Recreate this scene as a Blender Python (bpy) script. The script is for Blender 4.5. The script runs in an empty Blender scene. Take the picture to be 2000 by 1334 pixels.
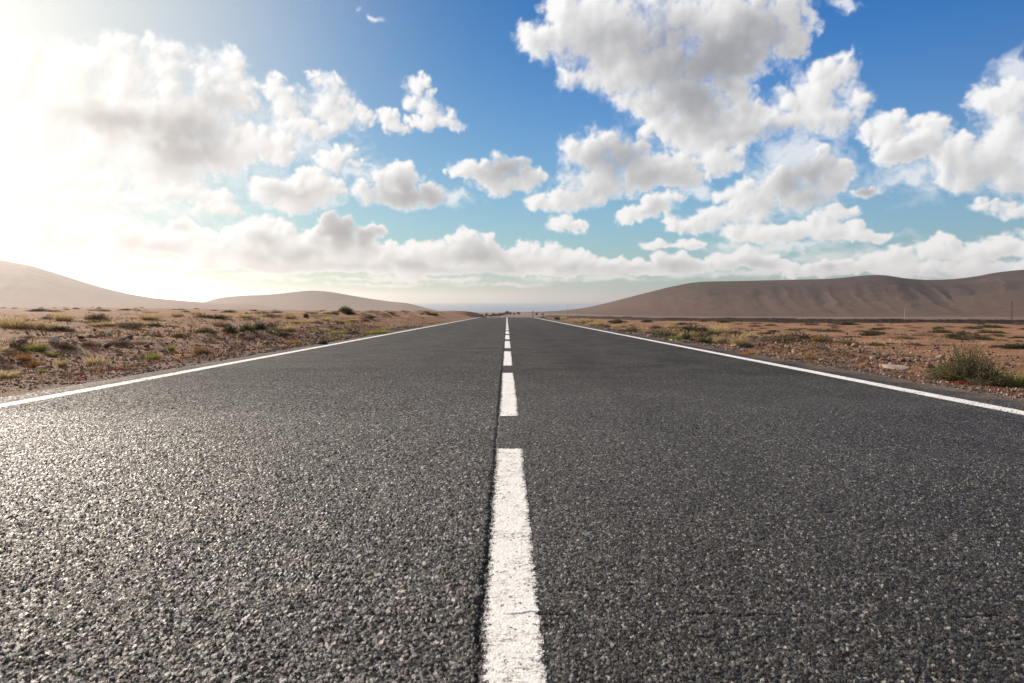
import bpy, bmesh, math, random
import numpy as np
from mathutils import Vector, Matrix
R = math.radians
scene = bpy.context.scene
COL = scene.collection

# ------------------------------------------------------------------ camera
F = 1400.0                       # focal length in 2000 px wide frame
CX, HY = 990.0, 585.0            # where straight ahead and the level horizon fall
EYE = 0.70
cam_d = bpy.data.cameras.new('camera')
cam_d.sensor_width = 36.0
cam_d.lens = 36.0 * F / 2000.0
cam_d.shift_x = (1000.0 - CX) / 2000.0
cam_d.shift_y = -(667.0 - HY) / 2000.0
cam_d.clip_start = 0.05
cam_d.clip_end = 200000.0
cam_d.dof.use_dof = True
cam_d.dof.focus_distance = 5.5
cam_d.dof.aperture_fstop = 8.0
cam = bpy.data.objects.new('camera', cam_d)
COL.objects.link(cam)
cam.location = (0, 0, EYE)
cam.rotation_euler = (R(90), 0, 0)
scene.camera = cam

# ------------------------------------------------------------------ light
SUN_AZ, SUN_EL = -44.0, 17.0     # degrees, azimuth measured from straight ahead to the right
sd = Vector((math.sin(R(SUN_AZ)) * math.cos(R(SUN_EL)), math.cos(R(SUN_AZ)) * math.cos(R(SUN_EL)), math.sin(R(SUN_EL))))
sun_d = bpy.data.lights.new('sun', 'SUN')
sun_d.energy = 5.0
sun_d.angle = R(0.55)
sun_d.color = (1.0, 0.87, 0.73)
sun = bpy.data.objects.new('sun', sun_d)
COL.objects.link(sun)
sun.rotation_euler = (-sd).to_track_quat('-Z', 'Y').to_euler()
sun.location = sd * 50

scene.view_settings.view_transform = 'Standard'
scene.view_settings.look = 'None'
scene.view_settings.gamma = 1.0
scene.view_settings.exposure = 0.75
scene.view_settings.use_curve_mapping = False
cy = scene.cycles
cy.max_bounces = 6
cy.diffuse_bounces = 3
cy.glossy_bounces = 2
cy.transparent_max_bounces = 12
cy.volume_bounces = 1
cy.caustics_reflective = False
cy.caustics_refractive = False

# ------------------------------------------------------------------ node helpers
class NT:
    """small wrapper: every method adds a node and returns its output socket"""
    def __init__(s, tree): s.t = tree; s.n = tree.nodes; s.l = tree.links
    def new(s, kind, **kw):
        nd = s.n.new(kind)
        for k, v in kw.items(): setattr(nd, k, v)
        return nd
    def put(s, sock, v):
        if isinstance(v, bpy.types.NodeSocket): s.l.new(v, sock)
        elif v is not None:
            if hasattr(sock.default_value, '__len__'):
                if not hasattr(v, '__len__'): v = (v,) * len(sock.default_value)
                if len(sock.default_value) == 4 and len(v) == 3: v = (*v, 1.0)
            sock.default_value = v
    def m(s, op, a=None, b=None, c=None, clamp=False):
        nd = s.new('ShaderNodeMath', operation=op, use_clamp=clamp)
        for i, v in enumerate((a, b, c)): s.put(nd.inputs[i], v)
        return nd.outputs[0]
    def v(s, op, a=None, b=None, c=None, out=0):
        nd = s.new('ShaderNodeVectorMath', operation=op)
        for i, x in enumerate((a, b, c)):
            if x is not None: s.put(nd.inputs[i], x)
        return nd.outputs[out]
    def scale(s, a, k):
        nd = s.new('ShaderNodeVectorMath', operation='SCALE')
        s.put(nd.inputs[0], a); s.put(nd.inputs['Scale'], k)
        return nd.outputs[0]
    def length(s, a):
        nd = s.new('ShaderNodeVectorMath', operation='LENGTH'); s.put(nd.inputs[0], a)
        return nd.outputs['Value']
    def dot(s, a, b):
        nd = s.new('ShaderNodeVectorMath', operation='DOT_PRODUCT'); s.put(nd.inputs[0], a); s.put(nd.inputs[1], b)
        return nd.outputs['Value']
    def comb(s, x=0.0, y=0.0, z=0.0):
        nd = s.new('ShaderNodeCombineXYZ')
        for i, v in enumerate((x, y, z)): s.put(nd.inputs[i], v)
        return nd.outputs[0]
    def sep(s, a):
        nd = s.new('ShaderNodeSeparateXYZ'); s.put(nd.inputs[0], a)
        return nd.outputs
    def noise(s, vec, scale, detail=4.0, rough=0.55, out=0, dims='3D', lac=2.0, dist=0.0):
        nd = s.new('ShaderNodeTexNoise', noise_dimensions=dims)
        s.put(nd.inputs['Vector'], vec); s.put(nd.inputs['Scale'], scale)
        s.put(nd.inputs['Detail'], detail); s.put(nd.inputs['Roughness'], rough)
        s.put(nd.inputs['Lacunarity'], lac); s.put(nd.inputs['Distortion'], dist)
        return nd.outputs[out]
    def voro(s, vec, scale, feature='F1', dims='3D', detail=0.0, rough=0.5, rnd=1.0, node=False, smooth=None):
        nd = s.new('ShaderNodeTexVoronoi', voronoi_dimensions=dims, feature=feature)
        s.put(nd.inputs['Vector'], vec); s.put(nd.inputs['Scale'], scale)
        if 'Detail' in nd.inputs: s.put(nd.inputs['Detail'], detail); s.put(nd.inputs['Roughness'], rough)
        if smooth is not None and 'Smoothness' in nd.inputs: s.put(nd.inputs['Smoothness'], smooth)
        s.put(nd.inputs['Randomness'], rnd)
        return nd if node else nd.outputs['Distance']
    def mr(s, v, a, b, c=0.0, d=1.0, kind='SMOOTHSTEP'):
        nd = s.new('ShaderNodeMapRange', interpolation_type=kind)
        for i, x in enumerate((v, a, b, c, d)): s.put(nd.inputs[i], x)
        return nd.outputs[0]
    def mix(s, fac, a, b, mode='MIX'):
        nd = s.new('ShaderNodeMix', data_type='RGBA', blend_type=mode)
        s.put(nd.inputs[0], fac); s.put(nd.inputs[6], a); s.put(nd.inputs[7], b)
        return nd.outputs[2]
    def mixf(s, fac, a, b):
        nd = s.new('ShaderNodeMix', data_type='FLOAT')
        s.put(nd.inputs[0], fac); s.put(nd.inputs[2], a); s.put(nd.inputs[3], b)
        return nd.outputs[0]
    def ramp(s, fac, stops):
        nd = s.new('ShaderNodeValToRGB'); s.put(nd.inputs[0], fac)
        e = nd.color_ramp.elements
        while len(e) > 1: e.remove(e[-1])
        e[0].position = stops[0][0]; e[0].color = (*stops[0][1], 1)
        for p, c in stops[1:]:
            q = e.new(p); q.color = (*c, 1)
        return nd.outputs[0]

# ------------------------------------------------------------------ numpy noise
def _hash2(ix, iy, seed):
    h = (ix.astype(np.int64) * 374761393 + iy.astype(np.int64) * 668265263 + seed * 974711) & 0xFFFFFFFF
    h = ((h ^ (h >> 13)) * 1274126177) & 0xFFFFFFFF
    h = ((h ^ (h >> 16)) * 2246822519) & 0xFFFFFFFF
    return (h ^ (h >> 15)) & 0xFFFFFFFF
def perlin(x, y, seed=0):
    ix = np.floor(x); iy = np.floor(y); fx = (x - ix).astype(np.float32); fy = (y - iy).astype(np.float32)
    ux = fx * fx * fx * (fx * (fx * 6 - 15) + 10); uy = fy * fy * fy * (fy * (fy * 6 - 15) + 10)
    def gr(ox, oy):
        a = _hash2(ix + ox, iy + oy, seed).astype(np.float32) * np.float32(2 * math.pi / 4294967296.0)
        return np.cos(a) * (fx - ox) + np.sin(a) * (fy - oy)
    n0 = gr(0, 0); n1 = gr(1, 0); n2 = gr(0, 1); n3 = gr(1, 1)
    a = n0 + ux * (n1 - n0); b = n2 + ux * (n3 - n2)
    return (a + uy * (b - a)) * 1.5
def fbm(x, y, octv=5, gain=0.5, seed=0, billow=False):
    s = 0; amp = 1.0; tot = 0
    for o in range(octv):
        n = perlin(x, y, seed + o * 17)
        if billow: n = 1 - 2.2 * np.abs(n)
        s = s + n * amp; tot += amp; amp *= gain; x = x * 2.03 + 3.7; y = y * 2.03 - 1.3
    return s / tot
def sstep(a, b, x):
    t = np.clip((x - a) / (b - a), 0, 1)
    return t * t * (3 - 2 * t)
def blur2(a, sig):
    """gaussian blur by three box passes"""
    r = max(1, int(round(sig)))
    for ax in (0, 1):
        for _ in range(3):
            pad = [(0, 0), (0, 0)]; pad[ax] = (r + 1, r)
            c = np.cumsum(np.pad(a, pad, mode='edge'), axis=ax, dtype=np.float64)
            if ax == 0: a = (c[2 * r + 1:] - c[:-(2 * r + 1)]) / (2 * r + 1)
            else: a = (c[:, 2 * r + 1:] - c[:, :-(2 * r + 1)]) / (2 * r + 1)
    return a.astype(np.float32)

# ------------------------------------------------------------------ cloud field, laid out by azimuth and elevation (no screen space)
def sky_pt(X, Y):
    u, v = (X - CX) / F, (HY - Y) / F
    az = math.atan(u)
    return az, v * math.cos(az)
# cumulus heaps: centre, half width, half height, tilt (bearings read off as pixels of a 2000 px frame)
CLOUDS = [
 # great cloud high on the right
 (1130,70,95,95,0),(1200,40,140,90,0),(1320,40,190,95,0),(1440,45,130,85,0),(1500,60,75,75,0),(1260,140,150,75,15),(1180,150,90,50,25),
 (1330,190,130,75,30),(1370,260,90,75,20),(1440,240,110,60,0),(1530,240,120,45,0),(1600,180,75,70,0),(1635,145,48,48,0),(1640,225,55,60,0),
 (1375,120,150,62,0),(1450,118,110,50,0),(1300,110,120,60,0),(1400,310,70,40,10),(1240,210,50,24,20),(1300,255,60,30,35),
 (1735,250,60,38,0),(1790,270,60,38,10),(1760,300,70,30,0),(1850,300,45,40,0),
 (1960,260,90,95,0),(2040,240,130,130,0),(1930,320,110,60,0),(1890,350,85,28,0),(2060,330,160,90,0),(1985,190,50,45,0),(1930,405,48,17,0),(1985,415,50,18,0),
 # middle heaps
 (1150,300,66,52,0),(1205,295,75,48,0),(1250,335,85,42,0),(1320,335,48,34,0),(1330,350,70,20,0),(1165,355,90,40,0),(1115,388,78,28,-8),(1090,395,62,20,0),
 (1285,398,48,26,0),(1225,428,34,14,0),(1260,412,50,20,0),(1105,443,54,19,0),
 (1580,330,62,42,0),(1620,350,48,45,0),(1525,350,70,42,-15),(1560,385,95,42,0),(1470,392,85,32,-12),(1420,425,85,24,0),(1520,455,115,22,0),(1600,450,90,24,0),
 (1350,440,60,22,0),(1345,478,40,12,0),(1280,481,42,11,0),(1640,418,45,15,0),(1690,462,70,14,0),(1690,372,30,15,0),
 (985,325,45,34,0),(935,335,60,20,20),(1035,345,40,22,-10),(985,360,70,22,0),(900,335,40,14,20),
 (780,350,56,34,0),(715,380,38,28,0),(775,385,95,30,0),(845,385,40,24,0),
 (545,368,48,34,0),(615,358,42,36,0),(640,375,40,28,0),(585,395,95,28,0),(515,380,36,26,0),
 (648,318,40,24,0),(680,298,30,18,0),(700,320,40,14,0),
 (812,172,36,26,30),(842,205,52,34,30),(870,235,42,20,10),(750,232,42,18,15),(780,250,40,14,10),(830,240,40,18,0),
 (630,165,40,32,0),(640,205,66,48,0),(565,205,60,45,0),(530,170,26,34,0),(670,225,50,34,0),(600,245,90,24,0),
 # bright bank on the left
 (420,140,72,55,0),(330,130,80,60,0),(240,130,90,60,0),(130,150,110,90,0),(450,200,60,70,0),(390,230,120,80,0),(250,230,160,90,0),(80,250,180,120,0),(-80,220,160,160,0),
 (500,280,75,45,0),(545,300,42,30,0),(430,300,110,55,0),(300,320,170,60,0),(120,350,130,50,0),(360,375,120,26,0),(250,385,60,24,0),(430,408,55,20,0),(160,390,70,22,0),
 (-250,300,200,120,0),(-420,200,200,120,0),(-300,100,160,80,0),(180,440,40,10,0),
 # low bank along the horizon
 (250,462,55,42,0),(310,470,90,40,0),(355,460,40,36,0),(395,488,70,36,0),(220,495,60,30,0),(150,505,80,20,0),(60,505,90,18,0),(-60,500,110,26,0),(-260,490,160,40,0),(-520,470,180,50,0),
 (505,452,48,36,0),(540,470,60,36,0),(480,490,70,40,0),(590,490,80,40,0),(650,480,70,36,0),(662,440,34,24,0),(660,452,46,26,0),(715,462,34,24,0),(700,490,70,32,0),
 (765,492,50,24,0),(800,500,60,26,0),(850,495,60,30,0),(905,470,36,24,0),(935,492,55,34,0),(975,505,50,26,0),(1040,505,60,24,0),(1080,498,40,20,0),(1120,512,60,20,0),
 (1180,518,60,16,0),(1240,520,60,15,0),(1310,512,45,16,0),(1350,520,50,16,0),(1420,512,45,16,0),(1470,502,42,20,0),(1500,518,40,16,0),(1580,530,50,12,0),(1620,516,42,15,0),(1680,522,50,14,0),
 (1740,505,70,22,0),(1820,488,60,26,0),(1880,495,70,26,0),(1950,485,70,28,0),(2080,480,140,40,0),(2320,440,200,70,0),(2600,360,260,110,0),
 (1540,522,45,14,0),(1520,512,26,12,0),(1600,535,90,9,0),(1760,525,110,16,0),(1900,525,120,18,0),(280,520,120,14,0),(120,525,120,12,0),
 (600,520,330,16,0),(900,525,300,12,0),(1150,532,200,9,0),
]
WISPS = [(728,32,26,12,25),(700,12,16,18,0),(1650,8,60,18,0),(1560,330,150,120,0),(1800,330,140,70,0),(1990,150,60,60,0),(880,390,60,22,0),(1290,210,150,60,25),(1350,370,90,30,0),(700,330,80,34,0),(1640,460,150,26,0),(1850,510,250,30,0),(1500,480,220,30,0),(240,330,420,230,0),(1400,270,160,90,0),(560,260,160,80,0),(1700,370,60,24,0),
 (330,542,160,10,0),(520,540,110,12,0),(760,541,90,12,0),(900,546,110,9,0),(1060,544,110,9,0),(1200,543,110,9,0),(420,555,160,6,0),(720,556,180,6,0),(980,556,140,5,0),
 (1650,500,200,24,0),(1480,535,150,12,0),(1800,540,200,14,0),(1350,535,120,12,0),
 (700,545,420,6,0),(1080,548,150,5,0),(1240,545,100,5,0)]
# grey hearts of the thick clouds: x, y, half sizes, tilt, depth
HEARTS = [(1410,115,130,60,-10,1.0),(1260,85,150,45,0,.55),(1480,70,70,60,0,.7),(1350,195,80,40,10,.75),(1390,235,70,30,0,.45),(1215,315,80,34,0,.65),(1270,345,80,22,0,.5),(1150,375,70,16,0,.25),
 (1570,350,75,40,-10,.6),(1590,385,60,20,0,.45),(805,378,58,26,5,1.0),(850,395,30,12,0,.6),(990,330,48,28,0,.75),(1275,408,40,14,0,.3),(360,275,68,46,10,1.1),(215,235,75,22,0,.8),(425,205,40,16,0,.4),
 (545,372,30,18,0,.35),(600,385,40,20,0,.35),(560,505,80,18,0,.7),(665,452,40,28,0,1.3),(722,466,26,22,0,1.2),(520,470,26,14,0,.6),(300,490,60,18,0,.5),(350,438,20,10,0,.7),(240,470,40,16,0,.35),(450,528,260,9,0,.6),(760,520,160,9,0,.6),
 (940,500,50,24,0,.7),(985,520,40,14,0,.5),(850,520,40,10,0,.45),(1020,522,60,8,0,.4),(1320,518,40,9,0,.5),(1480,514,36,10,0,.5),(1620,520,34,9,0,.6),(1692,366,28,12,0,1.5),(1900,330,80,30,0,.25),(2000,380,80,24,0,.3),(1130,525,120,8,0,.35),(1780,300,60,14,0,.3),(1480,265,120,16,0,.3),(1640,250,40,14,0,.3)]


AZ0, AZ1, EL0, EL1, PX = -1.15, 1.15, -0.02, 0.66, 0.00085

def cloud_map():
    W = int((AZ1 - AZ0) / PX); H = int((EL1 - EL0) / PX)
    az = (AZ0 + (np.arange(W, dtype=np.float32) + .5) * PX)[None, :].repeat(H, 0)
    el = (EL0 + (np.arange(H, dtype=np.float32) + .5) * PX)[:, None].repeat(W, 1)
    amp = np.interp(el, [0.0, 0.06, 0.16, 0.35], [0.20, 0.46, 0.72, 1.0]).astype(np.float32)
    # smaller, denser detail near the horizon: stretch the noise space
    kk = np.array([1.0 / np.interp(e, [0.0, 0.05, 0.15, 0.35], [0.42, 0.48, 0.75, 1.0]) for e in el[:, 0]])
    nv = (np.cumsum(kk) * PX).astype(np.float32)[:, None].repeat(W, 1)
    nu = az * 1.3
    wx = fbm(nu * 14, nv * 14, 4, .55, 1); wy = fbm(nu * 14, nv * 14, 4, .55, 101)
    qx = az + wx * 0.020 * amp; qy = el + wy * 0.020 * amp
    wx2 = fbm(nu * 70, nv * 70, 4, .6, 31); wy2 = fbm(nu * 70, nv * 70, 4, .6, 131)
    qx = qx + wx2 * 0.0095 * amp; qy = qy + wy2 * 0.0095 * amp
    rng = random.Random(5)
    BIG = 9.0
    def window(a, t, R_):
        x0 = max(0, int((a - R_ - AZ0) / PX)); x1 = min(W, int((a + R_ - AZ0) / PX) + 2)
        y0 = max(0, int((t - R_ - EL0) / PX)); y1 = min(H, int((t + R_ - EL0) / PX) + 2)
        return (slice(y0, y1), slice(x0, x1)) if x1 > x0 and y1 > y0 else None
    def splat(field, a, t, ra, rt, rot, mode, gain=1.0, reach=1.7):
        w = window(a, t, max(ra, rt) * reach + 0.05)
        if w is None: return
        X = qx[w] - a; Y = qy[w] - t
        c, s = math.cos(R(rot)), math.sin(R(rot))
        e2 = ((X * c - Y * s) / ra) ** 2 + ((X * s + Y * c) / rt) ** 2
        if mode == 'dist':
            e = 1.0 - np.sqrt(e2)
            f = field[w]; kx = 0.20
            h = np.maximum(kx - np.abs(f - e), 0) / kx
            field[w] = np.maximum(f, e) + h * h * kx * 0.25
        else:
            field[w] = np.maximum(field[w], gain * np.exp(-e2 * 1.1))
    D = np.full((H, W), -BIG, np.float32)
    for X, Y, rx, ry, rot in CLOUDS:
        a, t = sky_pt(X, Y); c = math.cos(a)
        ra, rt = rx / F * c * c, ry / F * c
        splat(D, a, t, ra, rt, rot, 'dist')
        n = 4 if min(rx, ry) > 14 else 1
        for _ in range(n):                                  # side puffs, mostly on the upper rim
            th = rng.uniform(-0.25, math.pi + 0.25)
            q = rng.uniform(.30, .52); m = rng.uniform(.62, .86)
            rr = q * math.sqrt(ra * rt)
            splat(D, a + math.cos(th) * ra * m, t + math.sin(th) * rt * m, rr * 1.1, rr, 0, 'dist')
    D = np.maximum(D, -2.0)
    Wp = np.full((H, W), 0, np.float32)
    for X, Y, rx, ry, rot in WISPS:
        a, t = sky_pt(X, Y); c = math.cos(a)
        splat(Wp, a, t, rx / F * c * c, ry / F * c, rot, 'gauss')
    Hh = np.zeros((H, W), np.float32)
    for X, Y, rx, ry, rot, dep in HEARTS:
        a, t = sky_pt(X, Y); c = math.cos(a)
        splat(Hh, a, t, rx / F * c * c * 1.15, ry / F * c * 1.15, rot, 'gauss', dep)
    big = fbm(nu * 26, nv * 26, 6, .55, 7)
    bil = fbm(nu * 42 + wx2 * .5, nv * 42 + wy2 * .5, 6, .56, 71, True)
    fine = fbm(nu * 150, nv * 150, 4, .62, 11)
    body = D - 0.075 + 0.34 * big + 0.24 * (bil - .25) + 0.11 * fine + 0.2 * fbm(nu * 11, nv * 11, 3, .5, 77)
    soft = 0.50 + 0.75 * np.clip(fbm(nu * 9, nv * 9, 3, .5, 55) + .25, 0, 1)   # some rims crisp, some frayed
    soft = soft * np.interp(el, [0, .07, .2], [.42, .5, 1.0])
    body = np.where(D > .2, np.maximum(body, .9 * (D - .2)), body)
    cover = sstep(0.0, 1.0, (body + 0.04) / soft)
    wn = fbm(nu * 17 + wx * .9, nv * 24 + wy * .9, 7, .62, 201)
    wisp = np.clip(Wp * 1.0 + wn * 1.15 - 0.42, 0, 1) * Wp
    alpha = np.maximum(cover, np.clip(wisp * 1.25, 0, .72))
    tau = np.clip(body + .02, 0, None) ** 1.1 * np.interp(el, [0, .06, .3], [.55, .7, 1.0])
    tau_s = blur2(tau.astype(np.float32), 2)
    # light reaching each point: march through the field towards the sun
    sa, st = R(SUN_AZ), math.tan(R(SUN_EL))
    dx_ = sa - az; dy_ = st - el; L = np.sqrt(dx_ ** 2 + dy_ ** 2) + 1e-4
    dx_ /= L; dy_ /= L
    acc = np.zeros_like(tau_s); jj, ii = np.mgrid[0:H, 0:W].astype(np.float32)
    for q in (3, 7, 13, 22, 35, 54):
        s_ = q * (0.35 + 0.65 * amp)
        xi = np.clip(ii + dx_ * s_, 0, W - 1).astype(np.int32); yi = np.clip(jj + dy_ * s_, 0, H - 1).astype(np.int32)
        acc += tau_s[yi, xi] * (0.5 + q * 0.02)
    sunl = np.exp(-0.95 * acc)
    sunl = 0.6 * sunl + 0.4 * blur2(sunl.astype(np.float32), 5)
    thin = np.exp(-tau * 2.2)
    tex = 0.5 + 0.5 * fbm(nu * 48, nv * 48, 5, .55, 301)
    # relief of the heaps: brighter on flanks that face the sun and the open sky above
    lump = np.minimum(body, .7) + 0.30 * (bil - .25) + 0.5 * fbm(nu * 15, nv * 15, 5, .6, 411)
    rel = np.zeros_like(body)
    for q, sg, wgt in ((4, 1, .45), (9, 3, .75), (20, 6, .9)):
        lb = blur2(lump.astype(np.float32), sg)
        s_ = q * (0.35 + 0.65 * amp)
        ux, uy = dx_ * .75, dy_ * .6 + 0.62
        xi = np.clip(ii + ux * s_, 0, W - 1).astype(np.int32); yi = np.clip(jj + uy * s_, 0, H - 1).astype(np.int32)
        rel += wgt * (lb - lb[yi, xi])
    heart = Hh * sstep(0.08, 0.62, body + .2 * (bil - .4) + .2 * big)
    heart = heart * (0.68 + 0.64 * tex)
    sg = np.clip(body, 0, 0.9).astype(np.float32)
    g1, g2, g3 = blur2(sg, 2), blur2(sg, 6), blur2(sg, 14)
    core = 1 - np.exp(-2.6 * np.clip(.25 * g1 + .40 * g2 + .35 * g3 - .05, 0, 2))
    wash = blur2(np.clip(heart, 0, 1.4).astype(np.float32), 2)
    # small billows: slope of the optical depth towards the light
    slope = np.zeros_like(body)
    for q, fld, wgt in ((2, blur2(sg, 1), .55), (5, g1, .8), (12, g2, 1.0)):
        s_ = q * (0.35 + 0.65 * amp)
        xi = np.clip(ii + (dx_ * .8) * s_, 0, W - 1).astype(np.int32); yi = np.clip(jj + (dy_ * .5 + .55) * s_, 0, H - 1).astype(np.int32)
        slope += wgt * (fld[yi, xi] - fld)
    inner = sstep(.10, .45, g1)
    shade = 0.24 * core * (1.1 - .55 * sunl) + 1.75 * wash * core * (1.05 - .3 * sunl) + (.55 * np.clip(slope, -.5, .9) - .07 * np.clip(rel, -1, 1)) * inner + .12 * (tex - .5) * core
    shade = shade - .03
    shade = 1 - np.exp(-1.35 * np.clip(shade, 0, 3))
    shade = 0.8 * shade + 0.2 * blur2(shade.astype(np.float32), 2)
    alpha = 0.7 * alpha + 0.3 * blur2(alpha.astype(np.float32), 1)
    return alpha.astype(np.float32), shade.astype(np.float32)

world = bpy.data.worlds.new('World')
scene.world = world
world.use_nodes = True
wt = world.node_tree
wt.nodes.clear()
g = NT(wt)
SKY = 0.10
tc = g.new('ShaderNodeTexCoord')
dirv = g.v('NORMALIZE', tc.outputs['Generated'])
dx, dy, dz = g.sep(dirv)
flat = g.m('SQRT', g.m('ADD', g.m('MULTIPLY', dx, dx), g.m('MULTIPLY', dy, dy)))
az = g.m('ARCTAN2', dx, dy)
elv = g.m('DIVIDE', dz, g.m('MAXIMUM', flat, 0.02))
P = g.comb(az, elv, 0.0)
sky = g.new('ShaderNodeTexSky', sky_type='NISHITA')
sky.sun_disc = False
sky.sun_elevation = R(SUN_EL)
sky.sun_rotation = R(SUN_AZ)
sky.altitude = 120
sky.air_density = 1.0
sky.dust_density = 0.55
sky.ozone_density = 2.2
cosang = g.dot(dirv, tuple(sd))
ang = g.m('ARCCOSINE', g.m('MINIMUM', cosang, 0.99999))
hs = g.new('ShaderNodeHueSaturation')
g.put(hs.inputs['Color'], sky.outputs[0])
hs.inputs['Hue'].default_value = 0.495
hs.inputs['Saturation'].default_value = 1.5
hs.inputs['Value'].default_value = 1.0
base = g.mix(1.0, hs.outputs[0], (0.02, 0.60, 0.87), 'MULTIPLY')
dim = g.mr(ang, R(28.0), R(72.0), 0.66, 1.0)
base = g.mix(1.0, base, g.comb(g.m('MULTIPLY', dim, 1.0), g.m('ADD', 0.12, g.m('MULTIPLY', dim, .88)), dim), 'MULTIPLY')
# pale air low over the sea
low = g.m('POWER', g.m('SUBTRACT', 1.0, g.m('MINIMUM', g.m('MAXIMUM', elv, 0.0), 1.0)), 5.5)
base = g.mix(g.m('MULTIPLY', low, 0.86), base, g.mix(g.m('EXPONENT', g.m('MULTIPLY', g.m('POWER', g.m('DIVIDE', ang, R(47.0)), 2.0), -1.0)), (3.0, 3.0, 3.15), (4.2, 3.9, 3.5)))
# aureole of the low sun in moist air
a1 = g.m('EXPONENT', g.m('MULTIPLY', g.m('MULTIPLY', ang, ang), -1.0 / (2 * R(7.5) ** 2)))
a2 = g.m('EXPONENT', g.m('MULTIPLY', ang, -1.0 / R(10.0)))
aur = g.m('ADD', g.m('MULTIPLY', a1, 2.1), g.m('MULTIPLY', a2, 1.2))
veil = g.m('EXPONENT', g.m('MULTIPLY', g.m('POWER', g.m('DIVIDE', ang, R(26.5)), 3.0), -1.0))
base = g.mix(g.m('MULTIPLY', veil, .92), base, (4.1, 3.85, 3.6))
aurc = g.mix(1.0, g.comb(aur, aur, aur), (1.0, 0.94, 0.84), 'MULTIPLY')
base = g.mix(1.0, base, aurc, 'ADD')

c_alpha, c_shade = cloud_map()
ch, cw = c_alpha.shape
buf = np.ones((ch, cw, 4), np.float32)
buf[..., 0] = c_alpha; buf[..., 1] = c_shade; buf[..., 2] = 0
cimg = bpy.data.images.new('cloud_field', cw, ch, alpha=False, float_buffer=True)
cimg.colorspace_settings.name = 'Non-Color'
cimg.pixels.foreach_set(buf.ravel())
cimg.update()
cimg.pack()
uv = g.comb(g.m('DIVIDE', g.m('SUBTRACT', az, AZ0), AZ1 - AZ0), g.m('DIVIDE', g.m('SUBTRACT', elv, EL0), EL1 - EL0), 0.0)
ti = g.new('ShaderNodeTexImage', interpolation='Cubic', extension='CLIP')
ti.image = cimg
g.put(ti.inputs['Vector'], uv)
cch = g.new('ShaderNodeSeparateColor')
g.put(cch.inputs[0], ti.outputs['Color'])
# beyond the mapped sector: unseen broken cloud, added for whiter fill light
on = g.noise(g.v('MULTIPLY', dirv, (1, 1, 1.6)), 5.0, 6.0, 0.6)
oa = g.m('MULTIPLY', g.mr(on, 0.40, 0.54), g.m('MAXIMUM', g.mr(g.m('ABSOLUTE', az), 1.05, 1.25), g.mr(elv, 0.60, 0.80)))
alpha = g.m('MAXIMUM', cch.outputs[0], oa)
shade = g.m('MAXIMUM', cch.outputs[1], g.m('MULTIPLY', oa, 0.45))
near = g.m('EXPONENT', g.m('MULTIPLY', ang, -1.0 / R(16.0)))
hi = g.mix(near, (5.9, 5.85, 5.85), (6.3, 6.1, 5.75))
lo = g.mix(near, (1.5, 1.58, 1.8), (2.9, 2.5, 2.15))
ccol = g.mix(g.m('MULTIPLY', shade, g.m('SUBTRACT', 1.0, g.m('MULTIPLY', veil, .12))), hi, lo)
# distance: low clouds sink into the pale air
ccol = g.mix(g.m('MULTIPLY', low, 0.28), ccol, (4.4, 4.3, 4.1))
ccol = g.mix(1.0, ccol, g.mix(1.0, aurc, (0.2, 0.2, 0.2), 'MULTIPLY'), 'ADD')
band = g.mr(elv, 0.006, 0.018)
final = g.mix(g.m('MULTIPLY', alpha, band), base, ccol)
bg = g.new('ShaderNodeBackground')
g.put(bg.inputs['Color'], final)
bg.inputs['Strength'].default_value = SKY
wo = g.new('ShaderNodeOutputWorld')
wt.links.new(bg.outputs[0], wo.inputs['Surface'])
world.cycles.sampling_method = 'MANUAL'
world.cycles.sample_map_resolution = 512

# ------------------------------------------------------------------ object helpers
def setp(o, label=None, category=None, group=None, kind=None):
    if label: o['label'] = label
    if category: o['category'] = category
    if group: o['group'] = group
    if kind: o['kind'] = kind
    return o
def mesh_np(name, verts, faces, mats, parent=None, smooth=False, mat_idx=None):
    """faces: (n,3) or (n,4) int array"""
    verts = np.asarray(verts, np.float32); faces = np.asarray(faces, np.int32)
    me = bpy.data.meshes.new(name)
    n, k = faces.shape
    me.vertices.add(len(verts)); me.vertices.foreach_set('co', verts.ravel())
    me.loops.add(n * k); me.loops.foreach_set('vertex_index', faces.ravel())
    me.polygons.add(n)
    me.polygons.foreach_set('loop_start', np.arange(0, n * k, k, dtype=np.int32))
    me.polygons.foreach_set('use_smooth', np.full(n, smooth, bool))
    for m in (mats if isinstance(mats, (list, tuple)) else [mats]): me.materials.append(m)
    if mat_idx is not None: me.polygons.foreach_set('material_index', np.asarray(mat_idx, np.int32))
    me.update(calc_edges=True)
    me.validate()
    o = bpy.data.objects.new(name, me); COL.objects.link(o)
    if parent: o.parent = parent
    return o
def grid_faces(nr, nc, off=0):
    i = (np.arange(nr - 1)[:, None] * nc + np.arange(nc - 1)[None, :]).ravel() + off
    return np.stack([i, i + 1, i + nc + 1, i + nc], 1)
def material(name, disp=None):
    m = bpy.data.materials.new(name); m.use_nodes = True
    m.node_tree.nodes.clear()
    return m, NT(m.node_tree)
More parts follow.
